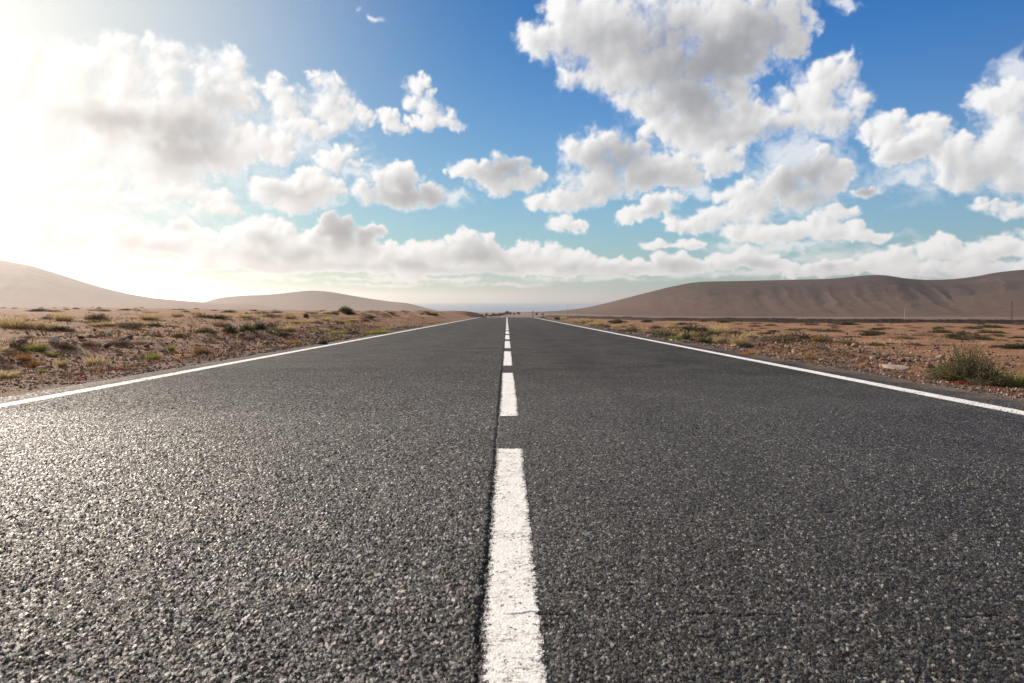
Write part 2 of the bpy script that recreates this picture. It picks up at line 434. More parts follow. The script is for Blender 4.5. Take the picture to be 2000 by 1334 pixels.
def finish(m, g, color, rough=0.9, height=None, dist=0.01, spec=0.3, true_disp=None, alpha=None, transl=None, strength=1.0, normal=None):
    b = g.new('ShaderNodeBsdfPrincipled')
    g.put(b.inputs['Base Color'], color); g.put(b.inputs['Roughness'], rough)
    g.put(b.inputs['Specular IOR Level'], spec)
    if alpha is not None: g.put(b.inputs['Alpha'], alpha)
    if height is not None:
        bp = g.new('ShaderNodeBump'); g.put(bp.inputs['Height'], height)
        bp.inputs['Distance'].default_value = dist; bp.inputs['Strength'].default_value = strength
        g.l.new(bp.outputs[0], b.inputs['Normal'])
    out = g.new('ShaderNodeOutputMaterial')
    sh = b.outputs[0]
    if transl is not None:
        tr = g.new('ShaderNodeBsdfTranslucent'); g.put(tr.inputs['Color'], color)
        mx = g.new('ShaderNodeMixShader'); mx.inputs[0].default_value = transl
        g.l.new(sh, mx.inputs[1]); g.l.new(tr.outputs[0], mx.inputs[2]); sh = mx.outputs[0]
    g.l.new(sh, out.inputs['Surface'])
    if true_disp is not None:
        d = g.new('ShaderNodeDisplacement'); g.put(d.inputs['Height'], true_disp)
        d.inputs['Midlevel'].default_value = 0.0; d.inputs['Scale'].default_value = 1.0
        g.l.new(d.outputs[0], out.inputs['Displacement'])
        m.displacement_method = 'BOTH'
    return m
def pos(g): return g.new('ShaderNodeTexCoord').outputs['Object']
def geo_pos(g): return g.new('ShaderNodeNewGeometry').outputs['Position']

# ------------------------------------------------------------------ lie of the land
SL = -25.0 / F                    # fall of the road away from the camera
def road_z(y):
    y = np.asarray(y, np.float64)
    return SL * y + sstep(90, 430, y) * (-9 + 0.0024 * y) + np.where(y > 430, 0, 0)
def far_z(y): return -9 - 0.01545 * np.maximum(y, -200)
BANK = [(6.5, 150), (8.5, 104), (11, 84), (15, 68), (21, 61), (27.6, 55), (36, 50), (55, 40), (90, 24), (160, 0)]
BX = np.array([p[0] for p in BANK]); BY = np.array([p[1] for p in BANK])
def bank_y(x): return np.interp(x, BX, BY)
def land_z(x, y, rough=True):
    x = np.asarray(x, np.float64); y = np.asarray(y, np.float64)
    rz = road_z(y)
    a = np.clip(-x / np.maximum(y, 1.0), 0, 3)
    lc = 0.0083 + 0.0048 * (1 - sstep(0.18, 0.62, a))
    zl = 0.22 - lc * np.maximum(y, -30) + 0.0
    rr = np.sqrt(x * x + y * y)
    zl = zl + (far_z(y) - 4 - zl) * sstep(170, 900, rr)
    sdist = y - bank_y(x)
    zr = SL * y - 0.10
    zr = zr + (far_z(y) - zr) * sstep(3, 330, sdist)
    wl = sstep(5.2, 13.0, -x); wr = sstep(5.0, 9.0, x)
    base = rz - 0.02
    # shoulder: slightly below the asphalt, a shallow ditch, then the plain
    dit = -0.10 * sstep(4.3, 5.6, np.abs(x)) * (1 - sstep(6.0, 8.0, np.abs(x)))
    z = base + dit
    fl = sstep(400, 900, y)
    z = z + (far_z(y) - z) * fl
    z = z * (1 - wl - wr) + zl * wl + zr * wr
    if rough:
        fx, fy = x.astype(np.float32), y.astype(np.float32)
        off = sstep(4.25, 5.2, np.abs(x))
        n = fbm(fx * .11 + 9, fy * .11, 4, .5, 3) * .16 + fbm(fx * .7, fy * .7, 4, .55, 4) * .07 + fbm(fx * 3.1, fy * 3.1, 4, .6, 5) * .026
        fade = 1 - 0.55 * sstep(40, 120, rr)
        z = z + n * off * fade
        # spoil ridge of rubble left of the road, and hummocks on the left cutting
        rid = np.exp(-((x + 7.4 + 0.5 * np.sin(y * .17)) / 0.75) ** 2) * sstep(4, 7, y) * (1 - sstep(30, 45, y))
        z = z + rid * (0.08 + 0.14 * np.clip(fbm(fx * .9, fy * .9, 3, .6, 14), -.3, 1))
        cut = np.exp(-((x + 10.5) / 2.4) ** 2) * sstep(32, 50, y) * (1 - sstep(95, 130, y))
        z = z + cut * (0.2 + 0.6 * np.clip(fbm(fx * .33, fy * .2, 4, .6, 24), -.3, 1))
        rr2 = np.exp(-((x - 6.6) / 0.9) ** 2) * sstep(5, 7.5, y) * (1 - sstep(17, 22, y))
        z = z + rr2 * (0.05 + 0.12 * np.clip(fbm(fx * 1.1, fy * 1.1, 3, .6, 34), -.3, 1))
    # keep clear of the asphalt
    z = np.where(np.abs(x) < 4.02, rz - 0.06, z)
    edge = np.abs(x) - 4.02
    z = np.where((edge >= 0) & (edge < .5), z * sstep(0.1, .5, edge) + (rz - 0.004) * (1 - sstep(0.1, .5, edge)), z)
    return z
def at(X, Y, far=900.0):
    """ground point seen along a bearing"""
    u, v = (X - CX) / F, (HY - Y) / F
    ys = np.geomspace(2.0, far, 700)
    d = EYE + v * ys - land_z(u * ys, ys, False)
    k = np.where(d <= 0)[0]
    y = ys[k[0]] if len(k) else far * .25
    return float(u * y), float(y)
def ground(x, y): return float(land_z(np.array([x]), np.array([y]))[0])

# ------------------------------------------------------------------ asphalt
def asphalt_height(g, P):
    """stone mosaic: returns height in metres, stone mask, random per stone"""
    x, y, z = g.sep(P)
    flatP = g.comb(x, y, 0.0)
    wob = g.scale(g.v('SUBTRACT', g.noise(flatP, 95.0, 4.0, .65, out=1), (.5, .5, .5)), 0.016)
    q = g.v('ADD', flatP, wob)
    left = g.mr(g.m('ADD', x, g.m('MULTIPLY', g.noise(flatP, 9.0, 2.0), 0.05)), -0.03, -0.06)
    res = []
    for sc, hgt in ((88.0, 0.0066), (122.0, 0.0056)):
        vn = g.voro(q, sc, 'F1', '2D', node=True)
        d = vn.outputs['Distance']; rc = g.sep(vn.outputs['Color'])
        dome = g.mr(g.voro(q, sc, 'DISTANCE_TO_EDGE', '2D'), 0.0, 0.20)
        lift = g.m('ADD', 0.12, g.m('MULTIPLY', rc[0], 1.0))
        loc = g.v('SUBTRACT', q, vn.outputs['Position'])
        tilt = g.m('MULTIPLY', g.dot(loc, g.v('SUBTRACT', vn.outputs['Color'], (.5, .5, .5))), 0.85)
        res.append((g.m('ADD', g.m('MULTIPLY', g.m('MULTIPLY', dome, lift), hgt), g.m('MULTIPLY', tilt, dome)), dome, rc[1], rc[2]))
    h = g.mixf(left, res[1][0], res[0][0])
    dome = g.mixf(left, res[1][1], res[0][1]); rnd = g.mixf(left, res[1][2], res[0][2]); rnd2 = g.mixf(left, res[1][3], res[0][3])
    # longitudinal joint left of the centre line
    jx = g.m('ADD', x, g.m('ADD', 0.059, g.m('ADD', g.m('MULTIPLY', g.m('SUBTRACT', g.noise(flatP, 4.0, 3.0, .6), .5), 0.020), g.m('MULTIPLY', g.m('SUBTRACT', g.noise(flatP, 60.0, 3.0, .65), .5), 0.048))))
    joint = g.m('MULTIPLY', g.mr(g.m('ABSOLUTE', jx), g.m('ADD', .004, g.m('MULTIPLY', g.mr(g.noise(flatP, 17.0, 4.0, .75), .34, .72), .026)), 0.002), g.mr(g.noise(flatP, 6.0, 3.0), .22, .42))
    # cracks across the lane
    crk = None
    for y0, x0, x1, amp in ((1.655, -.02, 3.0, .05), (1.42, -3.0, -.1, .12), (2.35, .3, 2.5, .22), (2.9, -2.8, -.9, .25), (1.52, .35, 2.0, .09)):
        cyy = g.m('ADD', y, g.m('MULTIPLY', g.m('SUBTRACT', g.noise(g.comb(x, y0 * 7.0, 0.0), 3.2, 5.0, .65), .5), amp * 3))
        c = g.mr(g.m('ABSOLUTE', g.m('SUBTRACT', cyy, y0)), 0.006, 0.0015)
        gate = g.m('MULTIPLY', g.mr(x, x0, x0 + .05), g.mr(x, x1, x1 - .6))
        brk = g.mr(g.noise(g.comb(x, y0, 3.0), 4.0, 2.0), 0.42, 0.56)
        c = g.m('MULTIPLY', g.m('MULTIPLY', c, gate), brk)
        c = g.m('MULTIPLY', c, 1.0 if y0 == 1.655 else .55)
        crk = c if crk is None else g.m('MAXIMUM', crk, c)
    cut = g.m('MAXIMUM', joint, g.m('MULTIPLY', crk, .9))
    h = g.m('ADD', h, g.m('MULTIPLY', g.m('SUBTRACT', g.noise(flatP, 420.0, 3.0, .6), .5), 0.0022))
    h = g.m('MULTIPLY', h, g.mr(y, 3.5, 9.0, 1.0, 0.62))
    h = g.m('SUBTRACT', h, g.m('MULTIPLY', cut, 0.0085))
    h = g.m('ADD', h, g.m('MULTIPLY', g.m('SUBTRACT', g.noise(flatP, 1.4, 3.0, .5), .5), 0.006))
    return h, dome, rnd, rnd2, cut, left, flatP, x, y
def mat_asphalt(near=True):
    m, g = material('asphalt')
    P = pos(g)
    h, dome, rnd, rnd2, cut, left, fp, x, y = asphalt_height(g, P)
    stone = g.ramp(rnd, [(0, (.014, .0132, .0128)), (.3, (.034, .032, .031)), (.62, (.082, .077, .073)), (.86, (.19, .177, .164)), (1, (.52, .49, .45))])
    warm = g.mix(g.m('MULTIPLY', rnd2, .35), stone, g.mix(1.0, stone, (1.16, 1.0, .84), 'MULTIPLY'))
    binder = (.008, .007, .0062)
    col = g.mix(g.m('MULTIPLY', g.mr(dome, 0.15, 0.75), g.mr(h, 0.0, 0.0024)), binder, warm)
    tyre = g.m('ADD', g.mr(g.m('ABSOLUTE', g.m('SUBTRACT', g.m('ABSOLUTE', x), .95)), .42, .0), g.mr(g.m('ABSOLUTE', g.m('SUBTRACT', g.m('ABSOLUTE', x), 2.65)), .45, .0), clamp=True)
    tn = g.noise(g.v('MULTIPLY', fp, (3.0, .12, 1)), 1.0, 5.0, .6)
    tyre = g.m('MULTIPLY', tyre, g.mr(tn, .3, .62))
    col = g.mix(g.m('MULTIPLY', tyre, .34), col, g.mix(1.0, col, (.45, .45, .45), 'MULTIPLY'))
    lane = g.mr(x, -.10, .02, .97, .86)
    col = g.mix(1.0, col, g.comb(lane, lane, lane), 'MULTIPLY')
    # wheel paths, old patches, dust
    big = g.noise(g.v('MULTIPLY', fp, (1.0, .22, 1)), 1.1, 5.0, .6)
    col = g.mix(g.mr(big, .35, .72, 0.0, .42), col, g.mix(1.0, col, (.62, .62, .64), 'MULTIPLY'))
    oil = g.mr(g.noise(g.v('MULTIPLY', fp, (1.0, .35, 1)), .55, 4.0, .6), .56, .72)
    col = g.mix(g.m('MULTIPLY', oil, .35), col, g.mix(1.0, col, (.5, .5, .5), 'MULTIPLY'))
    ax = g.m('ABSOLUTE', x)
    dust = g.m('MULTIPLY', g.mr(g.m('ADD', ax, g.m('MULTIPLY', g.m('SUBTRACT', g.noise(fp, 1.9, 6.0, .7), .5), 1.5)), 3.72, 4.2), .85)
    col = g.mix(dust, col, g.mix(g.noise(fp, 60.0, 3.0), (.085, .06, .045), (.2, .14, .10)))
    col = g.mix(cut, col, (.006, .006, .006))
    rough = g.m('ADD', g.mr(y, 2.0, 9.0, .44, .64), g.m('MULTIPLY', rnd2, .36))
    m = finish(m, g, col, rough, spec=g.mr(y, 2.0, 10.0, .46, .12), true_disp=h)
    if not near: m.displacement_method = 'BUMP'
    return m
def mat_paint(near=True):
    m, g = material('road_paint')
    P = pos(g)
    h, dome, rnd, rnd2, cut, left, fp, x, y = asphalt_height(g, P)
    n1 = g.noise(fp, 55.0, 5.0, .65)
    n2 = g.noise(g.v('MULTIPLY', fp, (.22, 1.0, 1)), 40.0, 4.0, .6)
    crack = g.m('MULTIPLY', g.mr(g.m('ABSOLUTE', g.m('SUBTRACT', n2, .5)), .014, .003), g.mr(g.noise(fp, 7.0, 2.0), .45, .6))
    col = g.mix(g.mr(n1, .35, .7), (.74, .71, .66), (.86, .84, .80))
    col = g.mix(g.m('MULTIPLY', g.mr(g.noise(fp, 14.0, 5.0, .7), .52, .74), .4), col, (.50, .43, .36))
    col = g.mix(g.m('MULTIPLY', crack, .9), col, (.05, .045, .04))
    # worn through: single stones and frayed borders show
    uvn = g.new('ShaderNodeUVMap').outputs[0]
    ux, uy, _ = g.sep(uvn)                     # metres from the nearest long / short border
    fr = g.m('ADD', g.m('ADD', g.m('MINIMUM', ux, uy), g.m('MULTIPLY', g.m('SUBTRACT', g.noise(fp, 6.0, 3.0, .6), .55), .03)), g.m('ADD', g.m('MULTIPLY', g.m('SUBTRACT', g.noise(fp, 48.0, 5.0, .75), .58), g.m('ADD', 0.052, g.m('MULTIPLY', g.noise(fp, 3.0, 2.0), .05))), g.m('MULTIPLY', g.m('SUBTRACT', dome, .6), 0.010)))
    bord = g.mr(fr, -0.0015, 0.0015)
    pit = g.m('MULTIPLY', g.mr(rnd, .87, .90), g.mr(g.noise(fp, 11.0, 3.0), .5, .62))
    pit = g.m('MULTIPLY', pit, g.mr(dome, .25, .5))
    alpha = g.m('MULTIPLY', bord, g.m('SUBTRACT', 1.0, g.m('MULTIPLY', pit, .85)))
    alpha = g.m('MULTIPLY', alpha, g.m('SUBTRACT', 1.0, g.m('MULTIPLY', cut, .8)))
    hh = g.m('ADD', g.m('MULTIPLY', h, .30), 0.0046)
    hh = g.m('SUBTRACT', hh, g.m('MULTIPLY', crack, .0015))
    m = finish(m, g, col, .7, spec=.3, true_disp=hh, alpha=alpha)
    if not near: m.displacement_method = 'BUMP'
    return m
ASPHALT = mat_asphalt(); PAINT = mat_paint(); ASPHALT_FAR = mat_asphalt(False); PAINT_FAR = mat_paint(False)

RW = 4.15
def build_road():
    yn = [0.7]
    while yn[-1] < 9.0: yn.append(yn[-1] * 1.0023)
    yn = np.array(yn)
    nd, ns = 760, 14
    t = np.linspace(-1, 1, nd)[None, :]
    a = np.minimum(RW - 0.25, .74 * yn + .16)[:, None]
    q = np.linspace(0, 1, ns + 1)[None, :]
    right = a + (RW - a) * q
    X = np.concatenate([-right[:, :0:-1], a * t, right[:, 1:]], 1)
    Y = np.repeat(yn[:, None], X.shape[1], 1)
    v1 = np.stack([X, Y, road_z(Y)], -1).reshape(-1, 3)
    f1 = grid_faces(len(yn), X.shape[1])
    yf = list(np.linspace(-45, 0.6, 60))
    ya = np.array(yf + [0.7]); yb = [yn[-1]]
    while yb[-1] < 560: yb.append(yb[-1] * 1.012)
    vs, fs = [v1], [f1]; off = len(v1)
    for ys in (ya, np.array(yb)):
        xs = np.linspace(-RW, RW, 120)
        X, Y = np.meshgrid(xs, ys)
        vs.append(np.stack([X, Y, road_z(Y)], -1).reshape(-1, 3)); fs.append(grid_faces(len(ys), len(xs), off)); off += len(vs[-1])
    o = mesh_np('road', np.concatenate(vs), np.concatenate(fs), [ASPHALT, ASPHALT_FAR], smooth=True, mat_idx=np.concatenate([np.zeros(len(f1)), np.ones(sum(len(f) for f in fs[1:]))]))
    return setp(o, 'long straight grey asphalt road running to the crest ahead', 'road', kind='structure')
ROAD = build_road()
def paint_strip(name, x0, x1, y0, y1, label=None, lift=0.0):
    dens = 0.0026 * max(1.0, y0 / 2.2) if y0 > 0 else 0.004
    if y0 <= 1.0 and y1 < 5:
        ys = np.concatenate([np.linspace(y0, .7, 12)[:-1], np.geomspace(.7, y1, 620)])
    else:
        n = int(np.clip((y1 - y0) / (0.0026 * max(1, (y0 / 1.5)) ), 6, 700)); ys = np.linspace(y0, y1, n) if y1 - y0 < 6 else np.concatenate([np.linspace(y0, 2, 12)[:-1], np.geomspace(2, y1, 800)])
    nx = int(np.clip((x1 - x0) / (0.0026 * max(1, max(y0, .8) / 1.5)), 4, 56))
    xs = np.linspace(x0, x1, nx)
    X, Y = np.meshgrid(xs, ys)
    lift = 0.0 if -1 < y0 < 8 else 0.004
    wob = .012 * fbm((ys * .35 + x0 * 9).astype(np.float32), ys.astype(np.float32) * 0, 3, .6, 66)[:, None]
    v = np.stack([X + wob, Y, road_z(Y) + lift], -1).reshape(-1, 3)
    o = mesh_np(name, v, grid_faces(len(ys), nx), PAINT if -1 < y0 < 8 else PAINT_FAR, ROAD, smooth=True)
    me = o.data
    uv = me.uv_layers.new(name='border')
    bx = np.minimum(X - x0, x1 - X).ravel(); by = np.minimum(Y - y0, y1 - Y).ravel()
    vi = np.empty(len(me.loops), np.int32); me.loops.foreach_get('vertex_index', vi)
    uv.data.foreach_set('uv', np.stack([bx[vi], by[vi]], 1).astype(np.float32).ravel())
    if label: o['label'] = label
    return o
for k in range(-4, 27):
    paint_strip('centre_dash', -.053, .078, .23 + 4.57 * k, 3.66 + 4.57 * k)
paint_strip('edge_line', -3.86, -3.69, -44, 330)
paint_strip('edge_line', 3.49, 3.66, -44, 330)

# ------------------------------------------------------------------ open ground
def mat_ground():
    m, g = material('desert_soil')
    P = geo_pos(g); x, y, z = g.sep(P)
    fp = g.comb(x, y, 0.0)
    ax = g.m('ABSOLUTE', x)
    nA = g.noise(fp, .16, 6.0, .6); nB = g.noise(fp, .9, 6.0, .62); nC = g.noise(fp, 7.0, 6.0, .65); nD = g.noise(fp, 38.0, 4.0, .65)
    soil = g.ramp(nC, [(.28, (.15, .088, .060)), (.48, (.25, .155, .105)), (.62, (.33, .215, .150)), (.78, (.42, .30, .215))])
    red = g.ramp(nC, [(.3, (.10, .050, .034)), (.55, (.19, .098, .064)), (.75, (.30, .18, .125))])
    col = g.mix(g.mr(nB, .42, .62), soil, g.mix(.5, soil, red))
    # wind-sorted paler pans
    col = g.mix(g.m('MULTIPLY', g.mr(nA, .5, .66), .6), col, (.40, .275, .20))
    # verge: dark broken stone and spilled asphalt
    vg = g.mr(g.m('ADD', ax, g.m('MULTIPLY', g.m('SUBTRACT', nB, .5), 3.0)), 8.6, 4.6)
    col = g.mix(g.m('MULTIPLY', vg, .82), col, g.mix(g.mr(nD, .35, .7), g.mix(.45, red, (.05, .036, .03)), g.mix(.5, red, (.20, .14, .11))))
    asp = g.mr(g.m('ADD', ax, g.m('MULTIPLY', g.m('SUBTRACT', nC, .5), .9)), 4.75, 4.2)
    col = g.mix(g.m('MULTIPLY', asp, .85), col, g.mix(nD, (.03, .026, .023), (.10, .078, .062)))
    # old straw and prostrate plants
    straw = g.m('MULTIPLY', g.mr(g.noise(g.v('MULTIPLY', fp, (1, .55, 1)), .55, 7.0, .7), .50, .63), g.mr(nD, .40, .60))
    col = g.mix(g.m('MULTIPLY', straw, .65), col, (.30, .225, .115))
    green = g.m('MULTIPLY', g.mr(g.noise(g.v('ADD', fp, (31, 7, 0)), .42, 7.0, .72), .57, .68), g.mr(nD, .45, .6))
    col = g.mix(g.m('MULTIPLY', green, .55), col, (.085, .082, .036))
    dark = g.m('MULTIPLY', g.mr(g.noise(g.v('ADD', fp, (3, 57, 0)), .8, 8.0, .74), .555, .66), .75)
    col = g.mix(dark, col, (.060, .044, .030))
    # pebbles
    vn = g.voro(fp, 22.0, 'F1', '2D', node=True)
    peb = g.m('MULTIPLY', g.mr(vn.outputs['Distance'], .34, .20), g.mr(g.sep(vn.outputs['Color'])[0], .62, .68))
    pc = g.ramp(g.sep(vn.outputs['Color'])[1], [(0, (.10, .07, .055)), (.6, (.30, .21, .16)), (1, (.48, .40, .33))])
    col = g.mix(g.m('MULTIPLY', peb, .85), col, pc)
    col = g.mix(g.mr(y, 90.0, 420.0, 0.0, .8), g.mix(1.0, col, (1.03, .855, .69), 'MULTIPLY'), g.mix(nB, (.11, .078, .064), (.16, .112, .090)))
    hgt = g.m('ADD', g.m('MULTIPLY', nC, .9), g.m('ADD', g.m('MULTIPLY', nD, .28), g.m('MULTIPLY', peb, .25)))
    return finish(m, g, col, .95, height=hgt, dist=.10, spec=.15, strength=.9)
SOIL = mat_ground()
def build_ground():
    lat = [0.04]
    while lat[-1] < 12000: lat.append(lat[-1] * 1.021 + 0.012)
    lat = np.array(lat)
    xs = np.concatenate([-(4.02 + lat)[::-1], [-4.02, 0, 4.02], 4.02 + lat])
    ys = [2.0]
    while ys[-1] < 9500: ys.append(ys[-1] * 1.0125)
    back = -np.array([0, .8, 2, 4, 7, 12, 20, 35, 60, 120, 300, 900, 1900])[::-1]
    ys = np.concatenate([back, [1.0], ys])
    X, Y = np.meshgrid(xs, ys)
    Z = land_z(X, Y)
    o = mesh_np('ground', np.stack([X, Y, Z], -1).reshape(-1, 3), grid_faces(len(ys), len(xs)), SOIL, smooth=True)
    return setp(o, 'stony reddish brown desert plain on both sides of the road', 'ground', kind='structure')
build_ground()

# ------------------------------------------------------------------ dark earth bank along the far edge of the right-hand field
def mat_simple(name, stops, scale, bump=.05, rough=.95, spec=.15, transl=None, rnd=0.0):
    m, g = material(name)
    P = pos(g)
    n = g.noise(P, scale, 6.0, .62)
    if rnd:
        oi = g.new('ShaderNodeObjectInfo')
        n = g.m('ADD', n, g.m('MULTIPLY', g.m('SUBTRACT', oi.outputs['Random'], .5), rnd))
    col = g.ramp(n, stops)
    return finish(m, g, col, rough, height=g.noise(P, scale * 2.2, 5.0, .6) if bump else None, dist=bump, spec=spec, transl=transl)
BANKM = mat_simple('dark_earth', [(.3, (.016, .012, .010)), (.55, (.038, .026, .020)), (.75, (.09, .06, .045))], 3.0, .12)
def build_bank():
    n = 1400
    s = np.linspace(0, 1, n)
    px = np.interp(s * (len(BX) - 1), np.arange(len(BX)), BX); py = np.interp(s * (len(BX) - 1), np.arange(len(BX)), BY)
    for _ in range(60):
        px[1:-1] = (px[:-2] + px[1:-1] * 2 + px[2:]) / 4; py[1:-1] = (py[:-2] + py[1:-1] * 2 + py[2:]) / 4
    dx = np.gradient(px); dy = np.gradient(py); L = np.hypot(dx, dy); nx, ny = -dy / L, dx / L
    prof = [(-1.2, -.1), (-.8, .12), (-.45, .72), (-.15, 1.0), (.25, .95), (.7, .45), (1.3, -.1)]
    vs = []
    for (o_, h_) in prof:
        X = px + nx * o_ * -1.0; Y = py + ny * o_ * -1.0
        hh = .30 + .14 * fbm((px * .25).astype(np.float32), (py * .25).astype(np.float32), 4, .65, 41 + int(o_ * 3)) + .05 * fbm(s.astype(np.float32) * 420, px.astype(np.float32) * 0 + o_, 3, .6, 8)
        hh = hh * (.55 + .45 * np.interp(s, [0, .15, 1], [.7, 1, 1]))
        z = land_z(px, py, False) + h_ * np.clip(hh, .1, 1.2)
        vs.append(np.stack([X, Y, z], -1))
    V = np.stack(vs, 0).reshape(-1, 3)
    o = mesh_np('earth_bank', V, grid_faces(len(prof), n), BANKM, smooth=True)
    setp(o, 'low dark earth bank bordering the far side of the field right of the road', 'bank', kind='structure')
build_bank()

# ------------------------------------------------------------------ hills
def mat_hill(name, c0, c1, c2):
    m, g = material(name)
    P = geo_pos(g)
    n = g.noise(P, .004, 8.0, .62); n2 = g.noise(P, .03, 7.0, .65)
    col = g.ramp(g.m('ADD', g.m('MULTIPLY', n, .6), g.m('MULTIPLY', n2, .4)), [(.35, c0), (.5, c1), (.66, c2)])
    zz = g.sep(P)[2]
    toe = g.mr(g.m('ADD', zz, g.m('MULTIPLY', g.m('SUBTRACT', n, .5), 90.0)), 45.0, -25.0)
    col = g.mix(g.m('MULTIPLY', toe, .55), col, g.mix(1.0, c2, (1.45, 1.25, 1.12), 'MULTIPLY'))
    sp = g.mr(g.noise(P, .12, 5.0, .7), .54, .68)
    col = g.mix(g.m('MULTIPLY', sp, .5), col, g.mix(1.0, c0, (.6, .6, .6), 'MULTIPLY'))
    return finish(m, g, col, 1.0, height=g.noise(P, .02, 8.0, .6), dist=9.0, spec=.05, strength=.5)
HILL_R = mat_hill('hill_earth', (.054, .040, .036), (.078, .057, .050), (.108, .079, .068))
HILL_L = mat_hill('left_hill_earth', (.11, .082, .072), (.145, .108, .094), (.18, .135, .118))  # earth tones of the left-hand hills, paler than the right
def build_hill(name, ridge, D, Lf, Lb, mat, label, gully=0.0, seed=0, rough=1.0, power=1.35, base=None, dvar=0.0):
    X0, X1 = ridge[0][0], ridge[-1][0]
    n = int((X1 - X0) / 2.0)
    Xs = np.linspace(X0, X1, n)
    Yr = np.interp(Xs, [p[0] for p in ridge], [p[1] for p in ridge])
    k = np.hanning(25); k /= k.sum()
    Yr = np.convolve(np.pad(Yr, 12, mode='edge'), k, mode='valid')
    u = (Xs - CX) / F
    Dv = D * (1 + dvar * fbm((u * 5).astype(np.float32), (u * 0).astype(np.float32), 3, .5, seed + 3))
    zr = EYE + Dv * (HY - Yr) / F
    rows = np.concatenate([np.linspace(0, 1, 150), 1 + np.linspace(0, 1, 30)[1:] ])
    V = []
    lat = (u * D).astype(np.float32)
    for s in rows:
        if s <= 1: yy = Dv - Lf * (1 - s); p = s ** power * (1 - .0) ; p = p * p * (3 - 2 * p) * .35 + p * .65
        else: yy = Dv + Lb * (s - 1); p = 1 - sstep(0, 1, s - 1)
        xx = u * (Dv + (yy - Dv) * 0.85)
        b = land_z(xx, yy, False) - 3
        z = b + (zr - b) * p
        if s <= 1.0:
            mid = 4 * p * (1 - p) * (1 - .6 * sstep(.5, .95, p))
            yl = np.full_like(lat, yy.mean())
            gx = lat + 70 * fbm(lat * .004, lat * 0, 3, .5, seed + 9) + (1 - s) * 110 + 22 * fbm(lat * .006, yl * .006, 2, .5, seed + 19)
            gl = fbm(gx * .0062, lat * 0 + s * .35, 3, .42, seed, True)
            z = z + gully * mid * (gl - .35) * (zr - b) / 60.0
            z = z + rough * mid * 3.0 * fbm(lat * .006, yl * .006, 6, .55, seed + 5)
        V.append(np.stack([xx, yy, z], -1))
    V = np.stack(V, 0)
    o = mesh_np(name, V.reshape(-1, 3), grid_faces(len(rows), n), mat, smooth=True)
    return setp(o, label, 'hill', kind='structure')
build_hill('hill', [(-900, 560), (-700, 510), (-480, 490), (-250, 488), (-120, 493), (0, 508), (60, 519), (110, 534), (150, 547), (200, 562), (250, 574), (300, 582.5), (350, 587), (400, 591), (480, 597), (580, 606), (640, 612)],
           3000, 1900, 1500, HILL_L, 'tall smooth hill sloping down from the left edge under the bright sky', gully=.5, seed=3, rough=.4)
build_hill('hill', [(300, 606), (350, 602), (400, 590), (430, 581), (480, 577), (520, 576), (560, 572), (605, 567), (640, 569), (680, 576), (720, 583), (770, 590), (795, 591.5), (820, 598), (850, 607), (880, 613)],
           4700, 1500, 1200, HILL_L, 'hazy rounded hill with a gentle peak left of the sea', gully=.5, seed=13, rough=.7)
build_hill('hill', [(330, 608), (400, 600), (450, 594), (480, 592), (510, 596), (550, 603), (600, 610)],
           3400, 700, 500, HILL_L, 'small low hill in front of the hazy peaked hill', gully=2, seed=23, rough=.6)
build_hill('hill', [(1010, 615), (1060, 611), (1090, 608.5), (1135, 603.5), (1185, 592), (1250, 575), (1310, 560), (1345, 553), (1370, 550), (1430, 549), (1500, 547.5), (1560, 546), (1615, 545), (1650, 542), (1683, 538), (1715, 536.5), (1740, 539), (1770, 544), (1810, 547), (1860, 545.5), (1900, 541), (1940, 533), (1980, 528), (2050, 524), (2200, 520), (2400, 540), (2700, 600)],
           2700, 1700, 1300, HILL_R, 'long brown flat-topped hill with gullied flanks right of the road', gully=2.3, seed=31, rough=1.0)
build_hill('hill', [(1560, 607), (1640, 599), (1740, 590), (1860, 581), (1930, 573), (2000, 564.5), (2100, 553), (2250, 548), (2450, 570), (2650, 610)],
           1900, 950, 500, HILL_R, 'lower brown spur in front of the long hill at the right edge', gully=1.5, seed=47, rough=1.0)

# ------------------------------------------------------------------ sea
def mat_sea():
    m, g = material('sea_water')
    P = geo_pos(g)
    w = g.noise(g.v('MULTIPLY', P, (.35, 1, 1)), .02, 6.0, .6)
    big = g.noise(g.v('MULTIPLY', P, (.12, 1, 1)), .0006, 5.0, .6)
    col = g.mix(g.mr(big, .35, .65), (.07, .14, .25), (.10, .18, .30))
    return finish(m, g, col, .28, height=w, dist=6.0, spec=.5, strength=.5)
SEA_Z = -122.0
o = mesh_np('sea', [(-30000, 4800, SEA_Z), (30000, 4800, SEA_Z), (30000, 30000, SEA_Z), (-30000, 30000, SEA_Z)], [(0, 1, 2, 3)], mat_sea())
setp(o, 'pale blue sea on the horizon beyond the end of the road', 'sea', kind='structure')
